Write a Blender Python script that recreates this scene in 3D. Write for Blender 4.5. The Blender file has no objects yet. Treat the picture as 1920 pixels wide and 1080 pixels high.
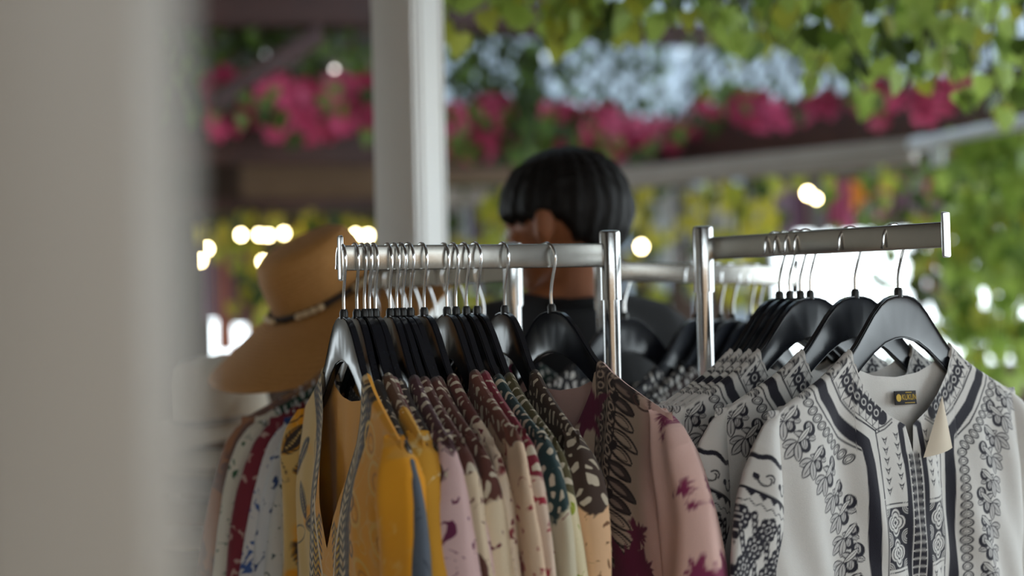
import bpy, bmesh, math, random
import numpy as np
from mathutils import Vector, Matrix

S = bpy.context.scene
COL = S.collection
R = math.radians
random.seed(7)
rng = np.random.default_rng(11)

# ------------------------------------------------------------------ camera
FPX, CZ, ROLL = 2667.0, 1.42, R(1.25)
cam_d = bpy.data.cameras.new('camera')
cam_d.sensor_width = 36.0
cam_d.lens = 36.0 * FPX / 1920.0
cam_d.clip_start = 0.02
cam_d.dof.use_dof = True
cam_d.dof.focus_distance = 1.66
cam_d.dof.aperture_fstop = 1.8
cam = bpy.data.objects.new('camera', cam_d)
COL.objects.link(cam)
cam.matrix_world = (Matrix.Translation((0, 0, CZ)) @ Matrix.Rotation(R(90), 4, 'X') @ Matrix.Rotation(-ROLL, 4, 'Z'))
S.camera = cam

# ------------------------------------------------------------------ world, light, exposure
world = bpy.data.worlds.new('sky')
S.world = world
world.use_nodes = True
bg = world.node_tree.nodes['Background']
bg.inputs['Color'].default_value = (0.85, 0.955, 1.0, 1)
bg.inputs['Strength'].default_value = 5.0
S.view_settings.view_transform = 'Standard'
S.view_settings.look = 'None'
S.view_settings.gamma = 1.0
S.view_settings.use_curve_mapping = False
S.view_settings.exposure = -0.12
S.cycles.use_denoising = True
S.cycles.max_bounces = 8
S.cycles.sample_clamp_indirect = 6.0


def P(px, py, D):
    """world point seen at pixel (px, py) of the 1920x1080 picture at depth D metres"""
    dx, dy = px - 960.0, 540.0 - py
    c, s = math.cos(-ROLL), math.sin(-ROLL)
    x, y = c * dx - s * dy, s * dx + c * dy
    return Vector((x / FPX * D, D, CZ + y / FPX * D))


def lin(r, g, b):
    f = lambda v: (v / 255 / 12.92) if v / 255 <= 0.04045 else ((v / 255 + 0.055) / 1.055) ** 2.4
    return (f(r), f(g), f(b))


# ------------------------------------------------------------------ materials
class NT:
    """tiny node-tree writer"""
    def __init__(self, name, rough=0.6, metal=0.0, **kw):
        self.m = bpy.data.materials.new(name)
        self.m.use_nodes = True
        self.t = self.m.node_tree
        self.b = self.t.nodes['Principled BSDF']
        self.b.inputs['Roughness'].default_value = rough
        self.b.inputs['Metallic'].default_value = metal
        for k, v in kw.items():
            self.b.inputs[k.replace('_', ' ')].default_value = v

    def n(self, typ, ins=None, **at):
        nd = self.t.nodes.new(typ)
        for k, v in at.items():
            setattr(nd, k, v)
        for k, v in (ins or {}).items():
            if hasattr(v, 'is_output'):
                self.t.links.new(v, nd.inputs[k])
            else:
                nd.inputs[k].default_value = v
        return nd

    def math(self, op, a, b=0.0):
        return self.n('ShaderNodeMath', {0: a, 1: b}, operation=op).outputs[0]

    def ramp(self, v, lo, hi):
        return self.n('ShaderNodeMapRange', {0: v, 1: lo, 2: hi, 3: 0.0, 4: 1.0}).outputs[0]

    def mix(self, f, a, b):
        nd = self.t.nodes.new('ShaderNodeMix')
        nd.data_type = 'RGBA'
        for i, v in ((0, f), (6, a), (7, b)):
            if hasattr(v, 'is_output'):
                self.t.links.new(v, nd.inputs[i])
            else:
                nd.inputs[i].default_value = (*v, 1) if isinstance(v, tuple) and len(v) == 3 else v
        return nd.outputs[2]

    def color(self, v):
        if hasattr(v, 'is_output'):
            self.t.links.new(v, self.b.inputs['Base Color'])
        else:
            self.b.inputs['Base Color'].default_value = (*v, 1)

    def bump(self, h, strength=0.3, dist=0.002):
        nd = self.n('ShaderNodeBump', {'Height': h, 'Strength': strength, 'Distance': dist})
        self.t.links.new(nd.outputs[0], self.b.inputs['Normal'])

    def coord(self, kind='Object', scale=(1, 1, 1), loc=(0, 0, 0)):
        tc = self.n('ShaderNodeTexCoord')
        return self.n('ShaderNodeMapping', {'Vector': tc.outputs[kind], 'Scale': scale, 'Location': loc}).outputs[0]

    def noise(self, vec, scale, detail=3.0, distort=0.0):
        return self.n('ShaderNodeTexNoise', {'Vector': vec, 'Scale': scale, 'Detail': detail, 'Distortion': distort}).outputs['Fac']


def mat(name, col, rough=0.6, metal=0.0, var=0.12, scale=20.0, bump=0.0, stretch=(1, 1, 1), **kw):
    """plain surface with a little procedural mottling"""
    w = NT(name, rough, metal, **kw)
    v = w.coord('Object', stretch)
    f = w.noise(v, scale, 4)
    a = tuple(max(0, c * (1 - var)) for c in col)
    b = tuple(min(1, c * (1 + var)) for c in col)
    w.color(w.mix(f, a, b))
    if bump:
        w.bump(f, bump, 0.004)
    return w.m


def emit(name, col, strength):
    w = NT(name)
    w.color(col)
    w.b.inputs['Emission Color'].default_value = (*col, 1)
    w.b.inputs['Emission Strength'].default_value = strength
    return w.m


def wood(name, a, b, rough=0.6, axis=(1, 1, 12)):
    w = NT(name, rough)
    v = w.coord('Object', axis)
    f = w.noise(v, 9, 6, 0.6)
    w.color(w.mix(f, a, b))
    w.bump(f, 0.25, 0.003)
    return w.m


M_CHROME = mat('chrome', (0.55, 0.55, 0.55), 0.18, 1.0, 0.08, 60, 0.03, (1, 1, 1))
M_RAIL = mat('brushed_rail', (0.48, 0.465, 0.43), 0.27, 1.0, 0.10, 40, 0.04, (1, 1, 1))
M_RUST = mat('rust', lin(96, 62, 40), 0.9, 0.0, 0.4, 300)
M_WIRE = mat('hook_wire', (0.74, 0.74, 0.74), 0.22, 1.0, 0.05, 50)
M_HANGER = mat('black_plastic', (0.013, 0.015, 0.021), 0.20, 0.0, 0.2, 80)
M_FERRULE = mat('black_ferrule', (0.012, 0.012, 0.012), 0.4)
M_COLUMN = mat('column_paint', lin(228, 226, 222), 0.5, 0, 0.05, 6, 0.05, (4, 4, .6))
M_POST = mat('grey_post_paint', lin(170, 161, 150), 0.42, 0, 0.06, 5, 0.04, (3, 3, .5))
M_FLOOR = mat('floor_tile', lin(120, 108, 96), 0.5, 0, 0.12, 6)
M_GROUT = mat('floor_bed', lin(70, 64, 58), 0.9)
M_WALLBROWN = wood('brown_boards', lin(50, 36, 28), lin(84, 60, 44), 0.7)
M_BEAM = wood('dark_beam', lin(46, 26, 24), lin(80, 46, 40), 0.6, (1, 1, 1))
M_TAN = wood('tan_board', lin(150, 118, 88), lin(176, 144, 112), 0.6, (1, 1, 1))
M_PLASTER = mat('pale_plaster', lin(196, 186, 172), 0.9, 0, .06, 4)
M_TANDARK = wood('brown_tan_board', lin(108, 82, 60), lin(132, 104, 78), 0.6, (1, 1, 1))
M_GREYBEAM = wood('grey_beam', lin(138, 128, 120), lin(168, 158, 148), 0.6, (1, 1, 1))
M_PIPE = mat('white_pipe', lin(225, 228, 232), 0.35, 0, 0.04)
M_TRELLIS = wood('trellis_lath', lin(58, 66, 56), lin(88, 94, 80), 0.7, (1, 1, 1))
M_CEIL = wood('ceiling_boards', lin(88, 74, 62), lin(112, 96, 82), 0.8, (1, 6, 1))


def sheet_mat():
    w = NT('translucent_sheet', 0.5)
    w.color(lin(226, 232, 240))
    tr = w.n('ShaderNodeBsdfTranslucent', {'Color': (0.42, 0.46, 0.50, 1)})
    mx = w.n('ShaderNodeMixShader', {0: 0.75, 1: w.b.outputs[0], 2: tr.outputs[0]})
    w.t.links.new(mx.outputs[0], w.t.nodes['Material Output'].inputs[0])
    return w.m


M_SHEET = sheet_mat()


def leaf_mat(name, a, b):
    w = NT(name, 0.45)
    v = w.coord('Object', (1, 1, 1))
    f = w.noise(v, 40, 3)
    w.color(w.mix(f, a, b))
    tr = w.n('ShaderNodeBsdfTranslucent', {'Color': (*[min(1, c * 1.3) for c in b], 1)})
    mx = w.n('ShaderNodeMixShader', {0: 0.35, 1: w.b.outputs[0], 2: tr.outputs[0]})
    w.t.links.new(mx.outputs[0], w.t.nodes['Material Output'].inputs[0])
    return w.m


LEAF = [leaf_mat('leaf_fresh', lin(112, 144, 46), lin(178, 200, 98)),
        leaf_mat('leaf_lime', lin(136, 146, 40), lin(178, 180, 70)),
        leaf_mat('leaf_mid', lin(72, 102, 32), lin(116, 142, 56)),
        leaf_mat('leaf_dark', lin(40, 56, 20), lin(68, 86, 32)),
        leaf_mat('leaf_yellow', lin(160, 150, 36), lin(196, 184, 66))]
M_STEM = mat('vine_stem', lin(70, 74, 40), 0.8)


# ------------------------------------------------------------------ object helpers
def link(name, me, m=None, parent=None, loc=None):
    o = bpy.data.objects.new(name, me)
    COL.objects.link(o)
    if m is not None and len(me.materials) == 0:
        me.materials.append(m)
    if parent is not None:
        o.parent = parent
    if loc is not None:
        o.location = loc
    return o


def empty(name, loc=(0, 0, 0), rz=0.0):
    o = bpy.data.objects.new(name, None)
    o.empty_display_size = 0.05
    COL.objects.link(o)
    o.location = loc
    o.rotation_euler = (0, 0, rz)
    return o


def tag(o, label=None, cat=None, group=None, kind=None):
    if label: o['label'] = label
    if cat: o['category'] = cat
    if group: o['group'] = group
    if kind: o['kind'] = kind
    return o


class MB:
    """collects boxes, tubes and lathes into one mesh"""
    def __init__(self):
        self.v, self.f = [], []

    def add(self, vs, fs):
        k = len(self.v)
        self.v += [tuple(p) for p in vs]
        self.f += [tuple(i + k for i in f) for f in fs]
        return self

    def box(self, c, size, rot=None, bev=0.0):
        bm = bmesh.new()
        bmesh.ops.create_cube(bm, size=1.0)
        for v in bm.verts:
            v.co = Vector((v.co.x * size[0], v.co.y * size[1], v.co.z * size[2]))
        if bev:
            bmesh.ops.bevel(bm, geom=bm.edges[:], offset=bev, segments=2, affect='EDGES', profile=0.5)
        T = Matrix.Translation(c) @ (rot.to_4x4() if rot is not None else Matrix.Identity(4))
        bm.verts.ensure_lookup_table()
        self.add([T @ v.co for v in bm.verts], [[v.index for v in f.verts] for f in bm.faces])
        bm.free()
        return self

    def bar(self, a, b, w, h, bev=0.0, up=Vector((0, 0, 1))):
        """rectangular bar from a to b: width w across, height h upward"""
        a, b = Vector(a), Vector(b)
        x = (b - a)
        L = x.length
        x.normalize()
        y = up.cross(x).normalized()
        z = x.cross(y)
        rot = Matrix((x, y, z)).transposed()
        return self.box((a + b) / 2, (L, w, h), rot, bev)

    def tube(self, pts, r, n=8, cap=True):
        pts = [Vector(p) for p in pts]
        rs = r if isinstance(r, (list, tuple)) else [r] * len(pts)
        vs, fs = [], []
        prev = None
        for i, p in enumerate(pts):
            t = (pts[min(i + 1, len(pts) - 1)] - pts[max(i - 1, 0)]).normalized()
            if prev is None:
                u = t.orthogonal().normalized()
            else:
                u = (prev - t * prev.dot(t)).normalized()
            prev = u
            w = t.cross(u)
            for k in range(n):
                a = 2 * math.pi * k / n
                vs.append(p + (u * math.cos(a) + w * math.sin(a)) * rs[i])
        for i in range(len(pts) - 1):
            for k in range(n):
                fs.append((i * n + k, i * n + (k + 1) % n, (i + 1) * n + (k + 1) % n, (i + 1) * n + k))
        if cap:
            fs.append(tuple(range(n))[::-1])
            fs.append(tuple(range((len(pts) - 1) * n, len(pts) * n)))
        return self.add(vs, fs)

    def lathe(self, prof, n=24, T=None, cap=True):
        T = T or Matrix.Identity(4)
        vs, fs = [], []
        for r, z in prof:
            for k in range(n):
                a = 2 * math.pi * k / n
                vs.append(T @ Vector((r * math.cos(a), r * math.sin(a), z)))
        for i in range(len(prof) - 1):
            for k in range(n):
                fs.append((i * n + k, i * n + (k + 1) % n, (i + 1) * n + (k + 1) % n, (i + 1) * n + k))
        if cap:
            fs.append(tuple(range(n))[::-1])
            fs.append(tuple(range((len(prof) - 1) * n, len(prof) * n)))
        return self.add(vs, fs)

    def ball(self, c, r, seg=12, ring=8, T=None):
        """ellipsoid; r is a number or three radii, T an extra rotation"""
        rr = (r, r, r) if isinstance(r, (int, float)) else r
        bm = bmesh.new()
        bmesh.ops.create_uvsphere(bm, u_segments=seg, v_segments=ring, radius=1.0)
        M = Matrix.Translation(c) @ (T.to_4x4() if T is not None else Matrix.Identity(4)) @ Matrix.Diagonal((*rr, 1))
        bm.verts.ensure_lookup_table()
        self.add([M @ v.co for v in bm.verts], [[v.index for v in f.verts] for f in bm.faces])
        bm.free()
        return self

    def mesh(self, name, smooth=True, angle=40):
        me = bpy.data.meshes.new(name)
        me.from_pydata(self.v, [], self.f)
        me.validate()
        bm = bmesh.new()
        bm.from_mesh(me)
        bmesh.ops.recalc_face_normals(bm, faces=bm.faces[:])
        bm.to_mesh(me)
        bm.free()
        if smooth:
            me.polygons.foreach_set('use_smooth', [True] * len(me.polygons))
            try:
                me.set_sharp_from_angle(angle=R(angle))
            except Exception:
                pass
        return me

    def build(self, name, m, parent=None, smooth=True, angle=40):
        return link(name, self.mesh(name, smooth, angle), m, parent)


def grid_mesh(name, A, wrap=False, cols=None, flip=False):
    """mesh from an (n, m, 3) array; wrap joins the last column to the first; cols = (n, m, 3) colours"""
    n, m = A.shape[:2]
    idx = np.arange(n * m).reshape(n, m)
    if wrap:
        nx = np.roll(idx, -1, axis=1)
        q = np.stack([idx[:-1], nx[:-1], nx[1:], idx[1:]], -1).reshape(-1, 4)
    else:
        q = np.stack([idx[:-1, :-1], idx[:-1, 1:], idx[1:, 1:], idx[1:, :-1]], -1).reshape(-1, 4)
    if flip:
        q = q[:, ::-1]
    me = bpy.data.meshes.new(name)
    me.vertices.add(n * m)
    me.vertices.foreach_set('co', A.astype(np.float32).ravel())
    nq = len(q)
    me.loops.add(nq * 4)
    me.loops.foreach_set('vertex_index', q.astype(np.int32).ravel())
    me.polygons.add(nq)
    me.polygons.foreach_set('loop_start', np.arange(0, nq * 4, 4, dtype=np.int32))
    me.polygons.foreach_set('use_smooth', np.ones(nq, dtype=bool))
    me.update(calc_edges=True)
    me.validate()
    if cols is not None:
        at = me.color_attributes.new('Ink', 'FLOAT_COLOR', 'POINT')
        c4 = np.ones((n * m, 4), np.float32)
        c4[:, :3] = cols.reshape(-1, 3)
        at.data.foreach_set('color', c4.ravel())
    return me


def copy_tree(o, parent=None):
    c = o.copy()
    COL.objects.link(c)
    c.parent = parent
    for ch in list(o.children):
        copy_tree(ch, c)
    return c


def sstep(x, a, b):
    t = np.clip((x - a) / (b - a), 0, 1)
    return t * t * (3 - 2 * t)


# ================================================================== SETTING
def struct(o, kind='structure'):
    o['kind'] = kind
    return o


# floor: tiles near the shop front, each its own piece
fl = struct(MB().box((0.2, 3.0, -0.03), (7.4, 9.6, 0.04)).build('floor', M_GROUT))
tile_me = MB().box((0, 0, 0), (0.592, 0.592, 0.012), None, 0.003).mesh('tile')
tile_me.materials.append(M_FLOOR)
for i in range(12):
    for j in range(15):
        o = link('tile', tile_me, None, fl, (-3.1 + i * 0.6, -1.3 + j * 0.6, -0.006))

# ceiling: opaque boards over the shop, translucent sheet at the back
ce = struct(MB().box((0.2, 0.35, 2.80), (7.4, 5.9, 0.03)).build('ceiling', M_CEIL))
for i in range(7):
    MB().box((-2.8 + i, 0.35, 2.74), (0.07, 5.9, 0.09), None, 0.004).build('rafter', M_BEAM, ce)
sh = MB()
dk = MB()
for k in range(10):   # sloping sheet in strips; opaque boards added on the left stand in for shade
    x0 = -3.4 + k * 0.72
    (sh if k > 3 else dk).bar((x0 + .36, 3.2, 3.0), (x0 + .36, 7.6, 2.62), 0.715, 0.004)
struct(sh.build('ceiling.001', M_SHEET))
struct(dk.build('ceiling.002', M_CEIL))
cl = struct(MB().box((-2.0, 7.55, 2.36), (2.86, 0.03, 0.50)).build('wall_back.001', M_CEIL, None, False))
cl = MB()
for k in range(6):
    cl.box((-.15 + k * .72, 7.55 + .006 * (k % 2), 2.36), (.73, .012, .52))
struct(cl.build('window_2', M_SHEET, None, False))

# paving outside and the shops across the lane, behind the camera
struct(MB().box((0.2, -5.2, -0.04), (16, 7.0, 0.05)).build('ground', M_GROUT))
struct(MB().box((0.2, -7.0, 1.45), (14, 0.3, 2.9)).build('wall_front', M_TAN, None, False))
struct(MB().box((-2.1, -1.75, 1.4), (2.6, 0.1, 2.8)).build('front_light_block', M_CEIL, None, False))  # unseen partition, added to block front-left light from the white column
# left wall with a big window opening at the back left
wl = MB()
wl.box((-2.9, 0.75, 1.4), (0.1, 4.9, 2.8)).box((-2.9, 6.35, 1.4), (0.1, 2.7, 2.8))
wl.box((-2.9, 3.65, 0.45), (0.1, 2.7, 0.9)).box((-2.9, 3.65, 2.45), (0.1, 2.7, 0.7))
struct(wl.build('wall_left', M_PLASTER, None, False))
wf = MB()
for y in (3.22, 4.1, 4.97):
    wf.box((-2.9, y, 1.5), (0.06, 0.06, 1.2))
for z in (0.93, 2.07):
    wf.box((-2.9, 3.65, z), (0.06, 2.7, 0.06))
struct(wf.build('window_1', M_COLUMN, None, False))
# right wall: low parapet, open above
wr = MB()
wr.box((3.3, 3.0, 0.3), (0.1, 9.0, 0.6)).box((3.3, 3.0, 2.68), (0.1, 9.0, 0.24))
wrr = struct(wr.build('wall_right', M_TAN, None, False))
MB().box((3.3, -0.4, 1.58), (0.1, 2.2, 1.96)).build('panel', M_WALLBROWN, wrr, False)  # unseen solid stretch, added to darken what the front rail reflects
# back wall: boards with a wide opening on the right and a small one on the left
wb = struct(MB().box((0.0, 7.60, 0.45), (7.0, 0.06, 0.9)).build('wall_back', M_WALLBROWN, None, False))
def board(x0, x1, z0, z1):
    if -.36 < (x0 + x1) / 2 < .0 or .56 < (x0 + x1) / 2 < 1.42:      # boards spaced wider to add bright patches, dimmed by the sheet behind
        x0 += .022; x1 -= .022
    MB().box(((x0 + x1) / 2, 7.5 + random.uniform(-.006, .006), (z0 + z1) / 2), (x1 - x0 - .006, 0.03, z1 - z0), None, 0.003).build('plank', M_WALLBROWN, wb)
bk = MB()
for x0, x1, z0, z1 in ((-3.4, -1.61, 0, 2.12), (-1.61, -1.39, 0, 1.05), (-1.61, -1.39, 1.30, 2.12), (-1.39, -.41, 0, 2.12), (-.41, .0, 0, .95),
                       (0, .59, 0, 2.12), (.59, 3.4, 0, .95), (1.4, 3.4, 1.69, 2.12)):
    bk.box(((x0 + x1) / 2, 7.53, (z0 + z1) / 2), (x1 - x0, .02, z1 - z0))
bk.build('backing', M_WALLBROWN, wb, False)
MB().box((-.205, 7.54, 1.535), (.41, .008, 1.17)).box((.995, 7.54, 1.535), (.81, .008, 1.17)).build('light_panel', M_SHEET, wb, False)  # added translucent sheets, soften daylight into pale patches between the boards
x = -3.4
while x < 3.4:
    x1 = x + 0.2
    op = (1.28, 3.4) if True else None
    if x1 <= 1.45:
        if -1.66 < (x + x1) / 2 < -1.36:
            board(x, x1, 0.0, 1.06); board(x, x1, 1.29, 2.12)
        else:
            board(x, x1, 0.0, 2.12)
    else:
        board(x, x1, 0.0, 0.98); board(x, x1, 1.68, 2.12)
    x = x1

# grey painted post close to the camera on the left
gp = MB().box((-0.1165, 0.385, 1.35), (0.0515, 0.055, 2.7), Matrix.Rotation(R(6), 3, 'Z'), 0.004)
gp = tag(gp.build('column', M_POST), kind='structure')
# white square column behind the rack
cx, cy = P(773, 440, 2.75).x, 2.75
c0 = tag(MB().box((0, 0, 1.385), (0.094, 0.112, 2.77), None, 0.003).build('column.001', M_COLUMN), kind='structure')
c0.location = (cx + .0, cy, 0)
c0.rotation_euler = (0, 0, R(-31))
for q in (-0.034, -0.02, 0.036):
    MB().box((0.048, q * 1.25, 1.38), (0.006, 0.008, 2.75), None, 0.002).build('flute', M_COLUMN, c0)
MB().box((0, 0, 0.06), (0.12, 0.14, 0.12), None, 0.006).build('plinth', M_COLUMN, c0)

# ================================================================== RACK
POSTS = {'F': P(1145, 540, 1.80), 'R': P(1320, 540, 1.90), 'L': P(962, 540, 1.985), 'B': P(1131, 540, 2.08)}
ARMS = {'F': (P(1137, 478.5, 1.80), P(640, 484, 1.66)),
        'R': (P(1330, 466, 1.90), P(1772, 440, 1.645)),
        'L': (P(955, 508, 1.985), P(706, 524, 2.15)),
        'B': (P(1140, 508, 2.08), P(1490, 518, 2.20))}
rack = tag(empty('clothes_rack', (POSTS['F'].x + .02, 1.94, 0)),
           'chrome four-way clothes rack with four posts and rectangular arms full of hanging tunics', 'clothes rack')
RO = Vector(rack.location)
TOPS = {'F': 432, 'R': 424, 'L': 455, 'B': 468}
PXS = {'F': 1143, 'R': 1317, 'L': 962, 'B': 1130}
for k in 'FRLB':
    p = POSTS[k]
    top = P(PXS[k], TOPS[k], p.y).z
    low = top - 0.088
    c = (p.x - RO.x, p.y - RO.y)
    T = Matrix.Translation((c[0], c[1], 0))
    MB().lathe([(0.0108, 0.03), (0.0108, low + .01)], 20, T).build('post', M_CHROME, rack)
    s = MB().lathe([(0.0122, low), (0.0135, low), (0.0135, top - .004), (0.0125, top - .001), (0.010, top)], 24, T)
    s.build('sleeve', M_CHROME, rack)
    a, b = ARMS[k]
    A, B = a - RO, b - RO
    arm = MB().bar(A, B, 0.015, 0.0295, 0.0022).build('arm', M_RAIL, rack)
    d = (B - A).normalized()
    MB().bar(B - d * .001, B + d * .003, 0.017, 0.053, 0.0025).build('end_plate', M_CHROME, rack)
    MB().bar(A + d * .001, A + d * .0045, 0.0175, 0.0315, 0.001).build('weld', M_RUST, rack)
MB().bar(POSTS['F'] - RO + Vector((0, 0, .05 - CZ)), POSTS['R'] - RO + Vector((0, 0, .05 - CZ)), .03, .03, .003).build('base_bar', M_CHROME, rack)
MB().bar(POSTS['L'] - RO + Vector((0, 0, .05 - CZ)), POSTS['B'] - RO + Vector((0, 0, .05 - CZ)), .03, .03, .003).build('base_bar', M_CHROME, rack)
MB().bar(POSTS['F'] - RO + Vector((0, 0, .05 - CZ)), POSTS['L'] - RO + Vector((0, 0, .05 - CZ)), .03, .03, .003).build('base_bar', M_CHROME, rack)
MB().bar(POSTS['R'] - RO + Vector((0, 0, .05 - CZ)), POSTS['B'] - RO + Vector((0, 0, .05 - CZ)), .03, .03, .003).build('base_bar', M_CHROME, rack)
for k, (sx, sy) in enumerate(((-.42, -.25), (.42, -.2), (-.4, .28), (.44, .26))):
    MB().bar(Vector((0, 0, .03)), Vector((sx, sy, .03)), .028, .03, .003).build('foot', M_CHROME, rack)
    MB().lathe([(0.018, 0.0), (0.02, 0.008), (0.014, 0.02)], 16, Matrix.Translation((sx, sy, 0))).build('glide', M_FERRULE, rack)

# ================================================================== HANGERS
TOPC = [(0, 0), (.012, -.0008), (.024, -.0038), (.036, -.0105), (.05, -.023), (.065, -.040), (.08, -.0565), (.095, -.0705),
        (.115, -.085), (.14, -.0985), (.17, -.1125), (.195, -.1235), (.207, -.1305)]
BOTC = [(.211, -.137), (.205, -.1435), (.185, -.140), (.16, -.131), (.135, -.1215), (.11, -.1105), (.09, -.0985), (.07, -.083), (.05, -.0685),
        (.03, -.0575), (.012, -.053), (0, -.052)]


def hanger_top(x):
    ax = np.abs(x)
    return np.interp(ax, [p[0] for p in TOPC], [p[1] for p in TOPC])


def hanger_meshes():
    half = TOPC + BOTC
    out = half + [(-x, z) for x, z in half[::-1] if x > 1e-6]
    n = len(out)
    bm = bmesh.new()
    for y in (-.0042, .0042):
        [bm.verts.new((x, y, z)) for x, z in out]
    bm.verts.ensure_lookup_table()
    bm.faces.new([bm.verts[i] for i in range(n)])
    bm.faces.new([bm.verts[n + i] for i in range(n)][::-1])
    for i in range(n):
        j = (i + 1) % n
        bm.faces.new((bm.verts[i], bm.verts[n + i], bm.verts[n + j], bm.verts[j]))
    bmesh.ops.recalc_face_normals(bm, faces=bm.faces[:])
    big = [f for f in bm.faces if len(f.verts) > 6]
    r = bmesh.ops.inset_region(bm, faces=big, thickness=0.0042, depth=0)
    # bow the web outward so the faces catch the light like moulded plastic
    inner = {v for f in bm.faces if len(f.verts) > 6 for v in f.verts}
    for v in inner:
        v.co.y *= 0.66
    bmesh.ops.bevel(bm, geom=[e for e in bm.edges if len(e.link_faces) == 2 and e.calc_face_angle(0) > 1.2], offset=.0012, segments=2, affect='EDGES')
    bmesh.ops.triangulate(bm, faces=[f for f in bm.faces if len(f.verts) > 6])
    me = bpy.data.meshes.new('body')
    bm.to_mesh(me)
    bm.free()
    me.polygons.foreach_set('use_smooth', [True] * len(me.polygons))
    me.set_sharp_from_angle(angle=R(35))
    me.materials.append(M_HANGER)
    pts = [(0, 0, -.004), (0, 0, .020), (.002, 0, .030), (.0065, 0, .043), (.011, 0, .054), (.0135, 0, .064)]
    for a in np.linspace(0, 180, 13)[1:]:
        pts.append((-.006 + .0195 * math.cos(R(a)), 0, .066 + .0185 * math.sin(R(a))))
    pts += [(-.0263, 0, .060), (-.0285, 0, .056)]
    hk = MB().tube(pts, .0019, 8).mesh('hook')
    hk.materials.append(M_WIRE)
    fe = MB().lathe([(.0052, -.003), (.0052, .005), (.0036, .0085)], 12).mesh('ferrule')
    fe.materials.append(M_FERRULE)
    return me, hk, fe


H_BODY, H_HOOK, H_FER = hanger_meshes()
APEX = .0845 - .0016
proto_hanger = [None]


def hanger(origin, theta, label, group, tilt=0.0, slide=.006):
    if proto_hanger[0] is None:
        h = empty('coat_hanger')
        link('body', H_BODY, None, h); link('hook', H_HOOK, None, h); link('ferrule', H_FER, None, h)
        proto_hanger[0] = h
    else:
        h = copy_tree(proto_hanger[0])
    h.location = Vector(origin) + Vector((math.cos(theta), math.sin(theta), 0)) * slide
    h.rotation_euler = (0, tilt, theta)
    return tag(h, label, 'hanger', group)


def arm_point(k, px):
    """point on arm k's top centre whose picture column is px"""
    a, b = ARMS[k]
    lo, hi = 0.0, 1.0
    f = lambda t: (lambda p: 960 + FPX * (p.x * math.cos(ROLL) / p.y) - FPX * (p.z - CZ) / p.y * math.sin(ROLL))(a.lerp(b, t))
    s = 1 if f(1) > f(0) else -1
    for _ in range(40):
        mid = (lo + hi) / 2
        if (f(mid) - px) * s < 0: lo = mid
        else: hi = mid
    p = a.lerp(b, (lo + hi) / 2)
    return p + Vector((0, 0, 0.01475 - APEX))


# ================================================================== GARMENTS
def cloth_nodes(w, scale=900):
    v = w.coord('Object')
    weave = w.noise(v, scale, 2)
    wr = w.noise(w.coord('Object', (1, 1, .35)), 28, 4)
    h = w.math('ADD', w.math('MULTIPLY', weave, 0.25), wr)
    w.bump(h, 0.35, 0.004)


def ink_mat(name):
    w = NT(name, 0.85, Sheen_Weight=0.15)
    at = w.n('ShaderNodeAttribute', attribute_name='Ink')
    w.color(at.outputs['Color'])
    cloth_nodes(w)
    return w.m


M_INK = ink_mat('printed_cotton')


def batik_mat(name, base, blotch, yoke, seed, fleck=None, amount=.56, yoke_at=.20, light=(0.55, 0.47, 0.36)):
    """tie-dyed rayon: dark rope print over the shoulders, blotches and flecks below"""
    w = NT(name, 0.85, Sheen_Weight=0.12)
    v = w.coord('Object', (1, 1, 1), (seed * 1.7, seed * .9, seed * 2.3))
    sep = w.n('ShaderNodeSeparateXYZ', {0: w.n('ShaderNodeTexCoord').outputs['Object']})
    z = sep.outputs[2]
    ax = w.math('ABSOLUTE', sep.outputs[0])
    nz = w.noise(v, 16, 4, 0.8)
    col = w.mix(w.ramp(nz, amount, amount + .035), base, blotch)
    f2 = w.noise(v, 34, 4, 2.0)
    col = w.mix(w.ramp(f2, .605, .625), col, fleck or blotch)
    # yoke ink
    wv = w.n('ShaderNodeTexVoronoi', {'Vector': v, 'Scale': 58.0}, feature='DISTANCE_TO_EDGE').outputs['Distance']
    ring = w.n('ShaderNodeTexWave', {'Vector': v, 'Scale': 30.0, 'Distortion': 8.0, 'Detail': 2.0}).outputs['Fac']
    lines = w.ramp(w.math('MULTIPLY', w.ramp(wv, 0.08, .2), ring), .37, .45)
    yk = w.mix(lines, yoke, light)
    edge = w.math('ADD', z, w.math('MULTIPLY', w.math('SUBTRACT', nz, 0.5), 0.22))
    edge = w.math('ADD', edge, w.math('MULTIPLY', ax, -0.10))
    mask = w.ramp(edge, -yoke_at - .004, -yoke_at + .004)
    col = w.mix(mask, col, yk)
    w.color(col)
    cloth_nodes(w)
    return w.m


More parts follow.
